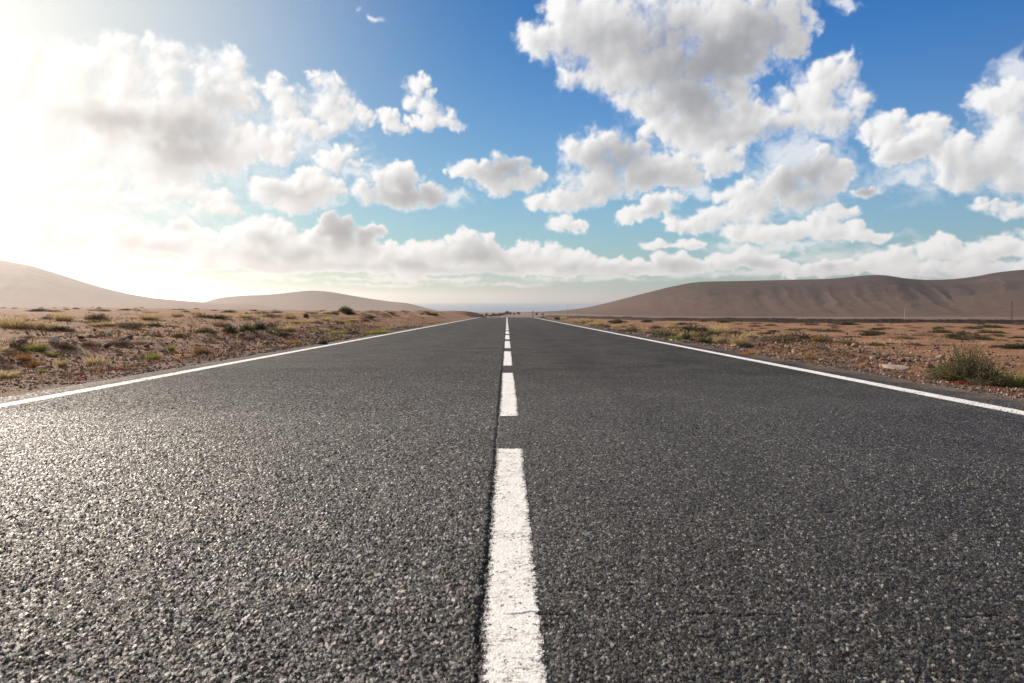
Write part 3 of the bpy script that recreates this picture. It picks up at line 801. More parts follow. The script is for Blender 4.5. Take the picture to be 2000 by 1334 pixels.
# ------------------------------------------------------------------ vegetation
def mat_leaf(name, stops, rough=.75, transl=.35, scale=5.0, rnd=.35):
    m, g = material(name)
    P = pos(g)
    oi = g.new('ShaderNodeObjectInfo')
    n = g.noise(g.v('ADD', P, g.scale(g.comb(oi.outputs['Random'], oi.outputs['Random'], 0.0), 40.0)), scale, 4.0, .6)
    wn = g.new('ShaderNodeTexWhiteNoise', noise_dimensions='1D')
    gi = g.new('ShaderNodeNewGeometry')
    g.put(wn.inputs['W'], gi.outputs['Random Per Island'])
    n = g.m('ADD', n, g.m('MULTIPLY', g.m('SUBTRACT', wn.outputs['Value'], .5), .45))
    n = g.m('ADD', n, g.m('MULTIPLY', g.m('SUBTRACT', oi.outputs['Random'], .5), rnd))
    return finish(m, g, g.ramp(n, stops), rough, spec=.25, transl=transl)
M_GREEN = mat_leaf('shrub_leaf', [(.2, (.040, .046, .020)), (.45, (.085, .088, .036)), (.65, (.15, .135, .058)), (.85, (.24, .19, .095))])
M_OLIVE = mat_leaf('olive_shrub_leaf', [(.2, (.075, .072, .030)), (.45, (.15, .138, .060)), (.65, (.25, .21, .105)), (.85, (.36, .28, .16))])
M_DARK = mat_leaf('dark_shrub_leaf', [(.2, (.028, .030, .016)), (.5, (.058, .058, .028)), (.8, (.11, .092, .046))], transl=.25)
M_SCRUB = mat_leaf('dry_scrub_twig', [(.2, (.070, .049, .030)), (.5, (.155, .110, .066)), (.8, (.27, .195, .12))], transl=.2)
M_STRAW = mat_leaf('straw_blade', [(.2, (.24, .17, .075)), (.5, (.42, .31, .15)), (.8, (.56, .45, .25))], transl=.45, rnd=.2)
M_GRASS = mat_leaf('green_blade', [(.2, (.10, .12, .025)), (.5, (.19, .20, .05)), (.8, (.33, .29, .09))], transl=.45, rnd=.25)
M_RUST = mat_leaf('rust_sprig', [(.2, (.17, .075, .025)), (.5, (.30, .15, .045)), (.8, (.42, .25, .09))], transl=.35)
M_RED = mat_leaf('red_succulent', [(.2, (.13, .012, .012)), (.5, (.27, .030, .022)), (.8, (.36, .10, .045))], transl=.25)
M_STEM = mat_simple('woody_stem', [(.3, (.07, .05, .035)), (.7, (.16, .12, .085))], 12.0, 0)

def unit(v): return v / np.maximum(np.linalg.norm(v, axis=-1, keepdims=True), 1e-6)
def leaf_quads(base, direction, length, width, rs):
    """thin pointed leaves as quads: base (n,3), direction (n,3)"""
    n = len(base)
    d = unit(direction); up = rs.normal(size=(n, 3)); s = unit(np.cross(d, up))
    L = np.asarray(length).reshape(-1, 1); Wd = np.asarray(width).reshape(-1, 1)
    bend = np.array([0, 0, -1.0]) * L * 0.10
    v = np.stack([base, base + d * L * .45 + s * Wd, base + d * L + bend, base + d * L * .45 - s * Wd], 1)
    return v.reshape(-1, 3)
def quads(n, off=0): return (np.arange(n * 4).reshape(-1, 4) + off)
def tube_pts(pts, r0, r1, sides=4):
    pts = np.asarray(pts, float); n = len(pts)
    t = unit(np.gradient(pts, axis=0)); a = unit(np.cross(t, np.array([.3, .8, .5]))); b = np.cross(t, a)
    r = np.linspace(r0, r1, n)[:, None]
    V = [pts + (a * math.cos(2 * math.pi * k / sides) + b * math.sin(2 * math.pi * k / sides)) * r for k in range(sides)]
    V = np.stack(V, 1).reshape(-1, 3)
    f = []
    for i in range(n - 1):
        for k in range(sides):
            f.append((i * sides + k, i * sides + (k + 1) % sides, (i + 1) * sides + (k + 1) % sides, (i + 1) * sides + k))
    return V, np.array(f)
def shrub_geo(seed, nst, nleaf, leaf, spread=1.0, flat=1.0, upright=.25, tall=0):
    """unit shrub, about 1 wide and .5-.6 high: twigs arch out of one root, leaves cluster along them"""
    rs = np.random.RandomState(seed)
    sv, sf, so = [], [], 0
    LB, LD = [], []
    for i in range(nst):
        th = rs.uniform(0, 2 * math.pi); el = math.acos(rs.uniform(0.02, 1.0) ** (1 - upright * .5)); el = min(el, 1.5)
        L = .5 * rs.uniform(.62, 1.08) * (1.35 if i < tall else 1)
        if i < tall: el *= .3
        d = np.array([math.sin(el) * math.cos(th) * spread, math.sin(el) * math.sin(th) * spread, math.cos(el) * flat + .06])
        root = np.array([d[0], d[1], 0]) * .18 * rs.uniform(0, 1)
        q = np.linspace(0, 1, 6)[:, None]
        pts = root + d * L * q + rs.normal(size=(6, 3)) * .012 * q - np.array([0, 0, 1]) * (q ** 2) * .04 * math.sin(el)
        v, f = tube_pts(pts, .0075, .0025, 3)
        sv.append(v); sf.append(f + so); so += len(v)
        m = nleaf
        tt = rs.uniform(.30, 1.0, m) ** .8
        b = root + d * L * tt[:, None] + rs.normal(size=(m, 3)) * .030
        b[:, 2] = np.maximum(b[:, 2], .005)
        LB.append(b); LD.append(d * .8 + rs.normal(size=(m, 3)) * .55 + np.array([0, 0, .25]))
    B = np.concatenate(LB); Dd = np.concatenate(LD)
    n = len(B)
    lv = leaf_quads(B, Dd, rs.uniform(.6, 1.4, n) * leaf, rs.uniform(.6, 1.3, n) * leaf * .22, rs)
    return (lv, quads(n)), (np.concatenate(sv), np.concatenate(sf))
def tuft_geo(seed, n, h, lean=.45, w=.006, r=.12, heads=0):
    rs = np.random.RandomState(seed)
    th = rs.uniform(0, 2 * math.pi, n); rr = r * np.sqrt(rs.uniform(0, 1, n))
    base = np.stack([rr * np.cos(th), rr * np.sin(th), np.zeros(n)], 1)
    ph = th + rs.normal(size=n) * .6
    le = np.abs(rs.normal(size=n)) * lean + rr / r * lean * .7
    d = np.stack([np.cos(ph) * np.sin(le), np.sin(ph) * np.sin(le), np.cos(le)], 1)
    L = h * rs.uniform(.45, 1.05, n)
    s = unit(np.cross(d, rs.normal(size=(n, 3)))) * (w * rs.uniform(.7, 1.3, n))[:, None]
    droop = np.array([0, 0, -1.0]) * (L * le * .22)[:, None]
    mid = base + d * L[:, None] * .55
    tip = base + d * L[:, None] + droop
    v = np.stack([base - s, base + s, mid + s * .9, mid - s * .9, tip + s * .2, tip - s * .2], 1).reshape(-1, 3)
    i = np.arange(n)[:, None] * 6
    f = np.concatenate([i + np.array([[0, 1, 2, 3]]), i + np.array([[3, 2, 4, 5]])])
    if heads:
        k = rs.choice(n, heads, replace=False)
        hb = tip[k]; hv = leaf_quads(hb, d[k] + rs.normal(size=(heads, 3)) * .3, np.full(heads, h * .16), np.full(heads, h * .022), rs)
        f = np.concatenate([f, quads(heads, len(v))]); v = np.concatenate([v, hv])
    return v, f
def mat_patch_geo(seed, n, leaf):
    """creeping succulent: a low irregular carpet of stubby leaves"""
    rs = np.random.RandomState(seed)
    c = rs.normal(size=(26, 2)) * .2
    k = rs.randint(0, 26, n)
    p = c[k] + rs.normal(size=(n, 2)) * .055
    b = np.concatenate([p, rs.uniform(0, .05, (n, 1))], 1)
    d = rs.normal(size=(n, 3)) * .6 + np.array([0, 0, .7])
    return leaf_quads(b, d, rs.uniform(.6, 1.3, n) * leaf, rs.uniform(.7, 1.2, n) * leaf * .35, rs), quads(n)

PROTO = {}
def shrub_meshes(key, seeds, mat, **kw):
    out = []
    for s in seeds:
        (lv, lf), (sv, sf) = shrub_geo(s, **kw)
        out.append((lv, lf, sv, sf, mat))
    PROTO[key] = ('shrub', out, [])
shrub_meshes('green', (1, 2, 3), M_GREEN, nst=95, nleaf=34, leaf=.060)
shrub_meshes('dark', (4, 5), M_DARK, nst=85, nleaf=34, leaf=.065, flat=1.1)
shrub_meshes('scrub', (6, 7, 8), M_SCRUB, nst=90, nleaf=20, leaf=.055, flat=.85, upright=.1)
shrub_meshes('big', (9,), M_OLIVE, nst=260, nleaf=46, leaf=.030, flat=1.0, upright=.25, tall=26)
PROTO['straw'] = ('tuft', [(*tuft_geo(s, 420, .55, .42, .0045, .16, 90), M_STRAW) for s in (11, 12, 13)], [])
PROTO['grass'] = ('tuft', [(*tuft_geo(s, 380, .45, .5, .0065, .2), M_GRASS) for s in (14, 15)], [])
PROTO['rust'] = ('tuft', [(*tuft_geo(s, 420, .40, .75, .006, .22, 120), M_RUST) for s in (16, 17)], [])
PROTO['red'] = ('tuft', [(*mat_patch_geo(s, 900, .05), M_RED) for s in (18, 19)], [])
NAMES = {'green': 'shrub', 'dark': 'shrub', 'scrub': 'scrub_bush', 'big': 'shrub', 'straw': 'grass_tuft', 'grass': 'grass_tuft', 'rust': 'sprig_tuft', 'red': 'succulent_patch'}
CATS = {'green': 'shrub', 'dark': 'shrub', 'scrub': 'scrub bush', 'big': 'shrub', 'straw': 'dry grass', 'grass': 'grass tuft', 'rust': 'plant', 'red': 'succulent'}
prng = random.Random(77)
def plant(kind, x, y, w, h, label, group=None, parts=True):
    """one plant: footprint width w and height h in metres"""
    typ, geos, cache = PROTO[kind]
    k = prng.randrange(len(geos))
    while len(cache) < len(geos): cache.append(None)
    gz = ground(x, y)
    rot = prng.uniform(0, 6.28)
    if typ == 'shrub':
        nat_w, nat_h = 1.0, .56
        if kind == 'big': nat_w, nat_h = 1.04, .66
        if not parts:
            lv, lf, sv, sf, mat = geos[k]
            ck = ('f', k)
            if cache[k] is None or 'single' not in cache[k]:
                o = mesh_np(NAMES[kind], np.concatenate([lv, sv]), np.concatenate([lf, sf + len(lv)]), [mat, M_STEM], mat_idx=np.concatenate([np.zeros(len(lf)), np.ones(len(sf))]))
                cache[k] = dict(cache[k] or {}, single=o); r = o
            else:
                r = cache[k]['single'].copy(); COL.objects.link(r)
        else:
            r = bpy.data.objects.new(NAMES[kind], None); r.empty_display_size = .1; COL.objects.link(r)
            lv, lf, sv, sf, mat = geos[k]
            if cache[k] is None or 'pair' not in cache[k]:
                a = mesh_np('foliage', lv, lf, mat, r); b = mesh_np('stems', sv, sf, M_STEM, r)
                cache[k] = dict(cache[k] or {}, pair=(a, b))
            else:
                for p in cache[k]['pair']:
                    c = p.copy(); COL.objects.link(c); c.parent = r
    else:
        nat_w, nat_h = {'straw': (.62, .5), 'grass': (.62, .40), 'rust': (.75, .34), 'red': (.9, .09)}[kind]
        v, f, mat = geos[k]
        if cache[k] is None:
            r = mesh_np(NAMES[kind], v, f, mat); cache[k] = r
        else:
            r = cache[k].copy(); COL.objects.link(r)
    for key in ('label', 'category', 'group', 'kind'):
        if key in r: del r[key]
    r.location = (x, y, gz - .015); r.rotation_euler = (0, 0, rot)
    sx = w / nat_w
    r.scale = (sx, sx * prng.uniform(.85, 1.15), h / nat_h)
    return setp(r, label, CATS[kind], group)
def plant_px(kind, X, Y, wp, hp, label, group=None, parts=True):
    x, y = at(X, Y)
    return plant(kind, x, y, wp / F * y, hp / F * y, label, group, parts)

# --- right-hand verge and field (bearings read off the photograph)
P = plant_px
P('big', 1890, 748, 138, 80, 'large bushy grey green shrub beside the road at the right edge, biggest plant in view')
P('straw', 1948, 752, 34, 42, 'dry straw tuft leaning against the right side of the large green shrub')
P('grass', 1986, 753, 60, 34, 'bright yellow green grass clump at the right edge past the large shrub')
P('grass', 1845, 742, 36, 20, 'small green tuft at the left foot of the large roadside shrub')
P('red', 1795, 733, 62, 5, 'deep red creeping succulent on gravel left of the large shrub')
P('red', 1862, 748, 58, 6, 'crimson succulent patch under the front of the large shrub')
P('red', 1930, 757, 60, 5, 'dull red succulent patch in front of the straw tuft by the large shrub')
P('dark', 1341, 664, 30, 20, 'dark rounded shrub on the right verge, darkest and tallest of its row')
P('green', 1375, 669, 40, 17, 'green shrub on the right verge just after the dark rounded shrub')
P('grass', 1318, 663, 26, 11, 'yellow green tuft just before the dark rounded shrub on the right verge')
P('scrub', 1303, 661, 22, 10, 'brown scrub next to the yellow green tuft on the right verge')
P('green', 1285, 659, 20, 8, 'low green bush at the start of the shrub row on the right verge')
P('straw', 1402, 668, 26, 18, 'pale straw tuft between the green shrub and the dark olive shrub, right verge')
P('dark', 1419, 672, 24, 13, 'dark olive shrub between two straw tufts on the right verge')
P('straw', 1442, 674, 34, 21, 'bright golden straw tuft, most glowing plant on the right verge')
P('dark', 1458, 678, 28, 10, 'low dark bush at the foot of the bright golden straw tuft')
P('scrub', 1462, 666, 40, 9, 'brownish scrub just behind the bright golden straw tuft')
P('scrub', 1362, 656, 46, 8, 'faint brown scrub behind the dark rounded shrub on the right')
P('rust', 1465, 695, 30, 14, 'rust brown sprig alone on the gravel closest to the right edge line')
P('straw', 1258, 652, 22, 13, 'single straw tuft midway along the right verge')
P('straw', 1172, 637, 18, 10, 'small straw tuft far along the right verge')
P('straw', 1203, 641, 20, 9, 'straw tuft nearest beyond the green bush, far right verge')
P('green', 1232, 650, 34, 10, 'wide low green bush left of the single straw tuft, right verge')
P('green', 1187, 639, 20, 8, 'small green bush between two far straw tufts on the right verge')
P('green', 1150, 632, 22, 6, 'farthest green bush on the right verge')
P('straw', 1135, 630, 18, 5, 'farthest straw tuft on the right verge')
P('scrub', 1216, 639, 18, 6, 'small brown scrub behind the far straw tufts on the right')
P('scrub', 1528, 671, 84, 17, 'long dark brown scrub on the right field just past the rust sprig')
P('green', 1600, 670, 42, 9, 'green low bush in the row across the right field')
P('scrub', 1655, 674, 50, 15, 'spiky brown scrub in the middle of the right field row')
P('scrub', 1710, 676, 34, 10, 'round brown scrub right of the spiky scrub in the field')
P('scrub', 1786, 676, 38, 9, 'brown scrub in the field above the rubble bank, right side')
P('scrub', 1842, 676, 34, 7, 'small brown scrub behind the large green shrub')
P('scrub', 1945, 680, 28, 10, 'dark brown scrub in the field above the dry straw tuft')
P('dark', 1986, 682, 56, 12, 'dark spreading bush in the field at the right edge')
P('green', 1706, 653, 38, 9, 'yellowish green bush alone far out in the right field')
for i, (X, Y, w, h) in enumerate([(1575, 644, 20, 3), (1640, 652, 22, 5), (1785, 641, 22, 3), (1490, 641, 22, 3), (1930, 663, 22, 5), (1960, 667, 20, 5), (1990, 668, 20, 6), (1850, 655, 26, 4), (1760, 655, 30, 4), (1605, 652, 26, 4), (1560, 653, 24, 4), (1510, 650, 22, 4), (1680, 640, 22, 3), (1900, 645, 26, 3), (1960, 640, 24, 3), (1440, 643, 20, 3), (1400, 640, 18, 3), (1880, 668, 24, 5), (1740, 672, 22, 6), (1495, 660, 26, 6)]):
    P(('scrub', 'scrub', 'dark')[i % 3] if i % 5 else 'scrub', X, Y, w, h, 'small flat dark scrub dotted far out over the right field', 'far scrub on the right field', False)
# --- left side
P('straw', 28, 645, 60, 27, 'tall pale grass clump at the left edge in the sun glare')
P('straw', 66, 645, 46, 22, 'pale grass clump second from the left edge')
P('straw', 98, 646, 34, 18, 'pale grass clump right of the two at the left edge')
P('dark', 121, 648, 46, 11, 'low dark green mound right of the pale grass clumps')
P('straw', 186, 638, 26, 9, 'thin feathery grass at the left end of the middle grass line')
P('straw', 214, 638, 28, 10, 'feathery pale grass in the middle grass line')
P('green', 242, 638, 30, 7, 'low green bush inside the middle grass line')
P('straw', 272, 638, 24, 11, 'yellow grass tuft right of the low green bush in the grass line')
P('dark', 300, 638, 34, 8, 'dark green bush at the right end of the middle grass line')
P('scrub', 336, 638, 30, 5, 'flat brown scrub past the right end of the grass line')
P('dark', 420, 625, 52, 10, 'dark flat mound bush alone on the left plain')
P('scrub', 490, 626, 32, 6, 'brown scrub right of the dark mound bush on the left plain')
P('green', 402, 659, 38, 15, 'grey green bush on the left rubble ridge')
P('dark', 448, 657, 28, 17, 'dark round bush on the left rubble ridge')
P('green', 482, 655, 34, 20, 'olive bush right of the dark round bush on the ridge')
P('dark', 507, 644, 26, 18, 'nearly black round bush standing tallest on the left side')
P('green', 524, 657, 26, 11, 'small yellowish bush below the nearly black bush')
P('green', 550, 660, 44, 11, 'spreading green bush at the end of the left rubble ridge')
P('straw', 594, 632, 40, 9, 'yellow grass next to the dark upright bush on the left')
P('dark', 598, 621, 10, 11, 'dark narrow upright bush on the left skyline')
P('green', 620, 633, 24, 9, 'green bush under the yellow grass on the left')
P('straw', 576, 634, 24, 8, 'yellow tuft left of the green bush below the skyline')
P('rust', 573, 673, 30, 13, 'orange tuft at the roadside left of the edge line')
P('dark', 631, 673, 18, 11, 'small dark bush touching the left road shoulder')
P('grass', 662, 653, 34, 10, 'fresh green tuft on the slope right of the small dark bush')
P('green', 690, 655, 26, 10, 'olive bush between the two fresh green tufts on the left slope')
P('grass', 738, 652, 44, 11, 'fresh green tuft closest to the far left edge line')
P('straw', 757, 644, 26, 6, 'small straw tuft beyond the fresh green tufts on the left')
P('grass', 82, 732, 20, 13, 'small bright green tuft on the gravel nearest the left corner')
P('straw', 121, 721, 20, 16, 'small straw tuft right of the bright green tuft near the left corner')
P('grass', 334, 688, 16, 13, 'lone yellow green tuft below the left rubble ridge')
P('scrub', 30, 692, 34, 20, 'grey brown scrub at the left edge below the grass clumps')
P('scrub', 128, 690, 44, 20, 'grey brown scrub on rubble left, second from the edge')
P('scrub', 172, 688, 34, 16, 'grey brown scrub on rubble, third from the left edge')
P('scrub', 236, 681, 50, 17, 'wide grey brown scrub at the middle of the left rubble ridge')
P('scrub', 205, 668, 44, 12, 'pale brown scrub behind the left rubble ridge')
P('scrub', 305, 668, 36, 11, 'pale brown scrub behind the ridge left of the grey green bush')
P('scrub', 350, 664, 34, 10, 'pale brown scrub touching the grey green bush on the ridge')
P('rust', 270, 722, 60, 7, 'reddish creeping sprigs beside the left edge line')
P('red', 240, 728, 70, 4, 'faint red succulent beside the left edge line')
P('red', 390, 695, 70, 4, 'dark red succulent streak along the left road shoulder')
P('red', 160, 744, 60, 4, 'red succulent patch nearest the left corner of the road')
srng = random.Random(21)
def scatter(n, xr, yr, kinds, wr, hr, label, group, keep=None, parts=False):
    c = 0; tries = 0
    while c < n and tries < n * 60:
        tries += 1
        y = math.exp(srng.uniform(math.log(yr[0]), math.log(yr[1])))
        x = srng.uniform(*xr) if not callable(xr) else xr(y)
        if keep and not keep(x, y): continue
        w = srng.uniform(*wr); h = w * srng.uniform(*hr)
        plant(srng.choice(kinds), x, y, w, h, label, group, parts); c += 1
scatter(90, lambda y: -srng.uniform(.12, .78) * y, (48, 170), ['scrub', 'scrub', 'scrub', 'scrub', 'green'], (.4, 1.25), (.16, .28), 'low scrub scattered over the left plain towards the skyline', 'low scrub on the left plain', lambda x, y: x < -12)
scatter(26, lambda y: -srng.uniform(.20, .8) * y, (24, 90), ['straw'], (.35, .8), (.22, .38), 'thin pale grass scattered over the left plain', 'thin grass on the left plain', lambda x, y: x < -9)
scatter(110, lambda y: srng.uniform(.14, .80) * y, (20, 60), ['scrub', 'scrub', 'scrub', 'dark', 'green'], (.25, 1.0), (.14, .28), 'tiny flat scrub sprinkled between the larger bushes of the right field', 'tiny scrub on the right field', lambda x, y: x > 7.5 and y < bank_y(x) - 2)
scatter(26, lambda y: -srng.uniform(7.5, 13.5), (34, 100), ['scrub', 'green', 'dark', 'straw'], (.4, 1.0), (.3, .5), 'small bush on the brown cutting left of the road', 'bushes on the left cutting')
scatter(48, lambda y: srng.uniform(4.7, 8.2), (22, 105), ['scrub', 'straw', 'straw', 'green', 'dark', 'straw'], (.3, .8), (.35, .6), 'small bush lost in the far verge along the right edge line', 'bushes on the far right verge')
scatter(26, lambda y: -srng.uniform(6.5, 16), (11, 42), ['scrub', 'scrub', 'scrub', 'scrub', 'straw'], (.3, .8), (.25, .45), 'grey brown twiggy scrub among the rubble and plain just left of the road', 'twiggy scrub left of the road')
scatter(30, lambda y: -srng.uniform(5.0, 8.2), (8, 34), ['scrub', 'straw', 'grass', 'rust'], (.14, .34), (.4, .7), 'little dry sprig among the rubble left of the road', 'sprigs in the left rubble')
scatter(18, lambda y: srng.uniform(4.8, 8.4), (7.5, 24), ['scrub', 'straw', 'rust'], (.12, .28), (.4, .7), 'little dry sprig among the rubble right of the road', 'sprigs in the right rubble')

# ------------------------------------------------------------------ loose ground cover nobody could count
def cover(name, label, n, fx, mats, h=(.025, .075), seed=1):
    rs = np.random.RandomState(seed)
    x, y = fx(rs, n)
    keep = fbm(x.astype(np.float32) * .45, y.astype(np.float32) * .3, 4, .6, seed + 60) > rs.uniform(-.25, .35, len(x))
    x, y = x[keep], y[keep]; n = len(x)
    k = 5
    X = np.repeat(x, k) + rs.normal(size=n * k) * .03; Y = np.repeat(y, k) + rs.normal(size=n * k) * .03
    Z = land_z(X, Y) - .004
    B = np.stack([X, Y, Z], 1)
    d = rs.normal(size=(n * k, 3)) * .6 + np.array([0, 0, .8])
    L = rs.uniform(*h, n * k) * np.clip(np.repeat(y, k) / 12.0, .45, 1.3)
    v = leaf_quads(B, d, L, L * .13, rs)
    o = mesh_np(name, v, quads(n * k), mats, mat_idx=np.repeat(rs.randint(0, len(mats), n), k))
    return setp(o, label, 'ground cover', kind='stuff')
cover('ground_cover', 'sparse dry sprigs covering the stony ground left of the road', 21000,
      lambda rs, n: (-(4.5 + np.abs(rs.normal(size=n)) * 7.0), np.exp(rs.uniform(math.log(4.0), math.log(60), n))), [M_SCRUB, M_STRAW, M_SCRUB, M_SCRUB, M_RUST, M_SCRUB, M_SCRUB, M_RED, M_SCRUB], seed=2)
cover('ground_cover', 'sparse dry sprigs covering the stony ground right of the road', 9000,
      lambda rs, n: (4.6 + np.abs(rs.normal(size=n)) * 6.5, np.exp(rs.uniform(math.log(4.5), math.log(50), n))), [M_SCRUB, M_STRAW, M_SCRUB, M_RUST], h=(.02, .06), seed=3)

# ------------------------------------------------------------------ stones
M_ROCK = mat_simple('volcanic_stone', [(.2, (.085, .052, .038)), (.45, (.18, .11, .080)), (.65, (.29, .19, .14)), (.85, (.42, .31, .24))], 6.0, .01, .9, rnd=.5)
M_PALE = mat_simple('pale_stone', [(.3, (.36, .26, .19)), (.7, (.52, .42, .33))], 5.0, .01, .9)
def rock_geo(seed, sub=2, flat=.6):
    bm = bmesh.new(); bmesh.ops.create_icosphere(bm, subdivisions=sub, radius=.5)
    rs = random.Random(seed)
    pl = []
    for _ in range(9):                                # chop with random planes: angular broken stone
        n = Vector((rs.gauss(0, 1), rs.gauss(0, 1), rs.gauss(0, 1))).normalized(); pl.append((n, rs.uniform(.26, .44)))
    for v in bm.verts:
        for n, d in pl:
            e = v.co.dot(n) - d
            if e > 0: v.co -= n * e
        v.co *= 1 + rs.uniform(-.03, .03)
        v.co.z *= flat
    vs = np.array([v.co[:] for v in bm.verts]); bm.verts.ensure_lookup_table()
    fs = np.array([[v.index for v in f.verts] for f in bm.faces]); bm.free()
    return vs, fs
ROCKS = [rock_geo(s, 2, f) for s, f in ((1, .7), (2, .55), (3, .8), (4, .6), (5, .4))]
rcache = {}
def rock(x, y, size, label, group=None, k=None, mat=M_ROCK, sink=.25, flat=1.0):
    k = srng.randrange(len(ROCKS)) if k is None else k
    key = (k, mat.name)
    if key not in rcache:
        r = rcache[key] = mesh_np('rock', *ROCKS[k], mat)
    else:
        r = rcache[key].copy(); COL.objects.link(r)
    for q in ('label', 'category', 'group'):
        if q in r: del r[q]
    r.rotation_euler = (srng.uniform(-.3, .3), srng.uniform(-.3, .3), srng.uniform(0, 6.28))
    r.scale = (size * srng.uniform(.8, 1.3), size * srng.uniform(.8, 1.2), size * flat)
    r.location = (x, y, ground(x, y) + size * flat * .3 * (1 - sink * 2))
    return setp(r, label, 'rock', group)
def rock_px(X, Y, wp, label, mat=M_ROCK, k=None, flat=1.0):
    x, y = at(X, Y); return rock(x, y, wp / F * y, label, None, k, mat, flat=flat)
rock_px(1750, 718, 52, 'long pale flat sandstone slab on the right verge beside the rubble', M_PALE, 4, .35)
rock_px(1818, 685, 12, 'dark flat rock alone on the pale track behind the rubble bank', M_ROCK, 1, .6)
rock_px(1781, 703, 13, 'biggest angular boulder at the right end of the rubble bank')
rock_px(1769, 706, 12, 'pale boulder touching the biggest angular boulder of the rubble bank', M_PALE)
rock_px(1764, 697, 11, 'dark boulder topping the right end of the rubble bank')
rock_px(220, 700, 16, 'white flat stone lying below the left rubble ridge', M_PALE, 4, .5)
rock_px(195, 688, 11, 'pale stone at the foot of the left rubble ridge', M_PALE, 1, .6)
rock_px(175, 669, 16, 'large dark rock on top of the left rubble ridge', M_ROCK, 0)
rock_px(243, 677, 20, 'orange brown boulder in the middle of the left rubble ridge', M_ROCK, 3)
rock_px(174, 611, 6, 'white boulder far out on the left plain under the tall hill', M_PALE, 0)
rock_px(185, 654, 6, 'small dark rock alone on the bare left plain', M_ROCK, 2)
rock_px(664, 662, 10, 'pale stone on the left slope below the green tufts', M_PALE, 1, .6)
rock_px(1700, 722, 9, 'stone on the gravel between the right edge line and the sandstone slab', M_ROCK, 2)
for _ in range(130):
    y = math.exp(srng.uniform(math.log(7.6), math.log(19))); x = 6.55 + srng.gauss(0, .55)
    if x > 5.2: rock(x, y, abs(srng.gauss(.04, .05)) + .045, 'reddish broken rock in the long rubble bank right of the road', 'rocks of the right rubble bank')
for _ in range(110):
    y = math.exp(srng.uniform(math.log(7.5), math.log(34))); x = -7.3 + srng.gauss(0, .7)
    if x < -5: rock(x, y, min(abs(srng.gauss(.05, .06)) + .045, .2), 'broken rock in the rubble ridge left of the road', 'rocks of the left rubble ridge', mat=M_PALE if srng.random() < .12 else M_ROCK)
def gravel(label, n, fx, seed, size=(.012, .05)):
    rs = np.random.RandomState(seed)
    x, y = fx(rs, n)
    keep = fbm(x.astype(np.float32) * .5, y.astype(np.float32) * .28, 4, .6, seed + 90) > rs.uniform(-.42, .22, len(x))
    x, y = x[keep], y[keep]; n = len(x)
    sz = size[0] + (size[1] - size[0]) * rs.uniform(0, 1, n) ** 2.5
    sz = sz * np.clip(y / 9.0, .8, 2.5)
    octa = np.array([(1, 0, 0), (0, 1, 0), (-1, 0, 0), (0, -1, 0), (0, 0, .8), (0, 0, -.8)])
    of = np.array([(0, 1, 4), (1, 2, 4), (2, 3, 4), (3, 0, 4), (1, 0, 5), (2, 1, 5), (3, 2, 5), (0, 3, 5)])
    th = rs.uniform(0, 6.28, n)
    v = octa[None] * (1 + rs.uniform(-.35, .35, (n, 6, 3)))
    v = v * (sz[:, None, None] * .5)
    c, s = np.cos(th)[:, None], np.sin(th)[:, None]
    vx = v[..., 0] * c - v[..., 1] * s; vy = v[..., 0] * s + v[..., 1] * c
    V = np.stack([vx + x[:, None], vy + y[:, None], v[..., 2] + (land_z(x, y) + sz * .12)[:, None]], -1).reshape(-1, 3)
    f = (of[None] + (np.arange(n) * 6)[:, None, None]).reshape(-1, 3)
    o = mesh_np('gravel', V, f, [M_GRAVEL, M_GRAVEL2], mat_idx=np.repeat((rs.uniform(size=n) < .12).astype(int), 8))
    return setp(o, label, 'gravel', kind='stuff')
def mat_gravel(name, stops):
    m, g = material(name)
    wn = g.new('ShaderNodeTexWhiteNoise', noise_dimensions='1D')
    g.put(wn.inputs['W'], g.new('ShaderNodeNewGeometry').outputs['Random Per Island'])
    return finish(m, g, g.ramp(wn.outputs['Value'], stops), .9, spec=.2)
M_GRAVEL = mat_gravel('gravel', [(0, (.055, .038, .029)), (.5, (.15, .095, .068)), (1, (.28, .185, .13))])
M_GRAVEL2 = mat_gravel('pale_gravel', [(0, (.25, .18, .14)), (1, (.48, .39, .31))])
gravel('loose gravel and stone chips along the left verge', 21000, lambda rs, n: (-(4.12 + np.abs(rs.normal(size=n)) * 2.6), np.exp(rs.uniform(math.log(3.6), math.log(36), n))), 4)
gravel('loose gravel and stone chips along the right verge', 40000, lambda rs, n: (4.05 + np.abs(rs.normal(size=n)) * 2.6, np.exp(rs.uniform(math.log(3.6), math.log(34), n))), 5)
# ------------------------------------------------------------------ poles, marker post, far trees
M_WOODP = mat_simple('weathered_pole', [(.3, (.10, .045, .032)), (.7, (.17, .085, .06))], 4.0, 0, .8)
M_CONC = mat_simple('pale_pole', [(.3, (.34, .31, .28)), (.7, (.44, .41, .37))], 4.0, 0, .8)
M_GREYP = mat_simple('grey_pole', [(.3, (.22, .22, .23)), (.7, (.32, .32, .33))], 4.0, 0, .7)
M_CERAM = mat_simple('insulator', [(.3, (.25, .2, .17)), (.7, (.4, .34, .3))], 4.0, 0, .4)
def tapered(bm, p0, p1, r0, r1, n=10):
    p0, p1 = Vector(p0), Vector(p1); d = (p1 - p0); q = d.to_track_quat('Z', 'Y').to_matrix().to_4x4()
    bmesh.ops.create_cone(bm, cap_ends=True, segments=n, radius1=r0, radius2=r1, depth=d.length, matrix=Matrix.Translation((p0 + p1) / 2) @ q)
def bm_obj(name, fn, mat, parent):
    bm = bmesh.new(); fn(bm); me = bpy.data.meshes.new(name); bm.to_mesh(me); bm.free(); me.materials.append(mat)
    o = bpy.data.objects.new(name, me); COL.objects.link(o); o.parent = parent; return o
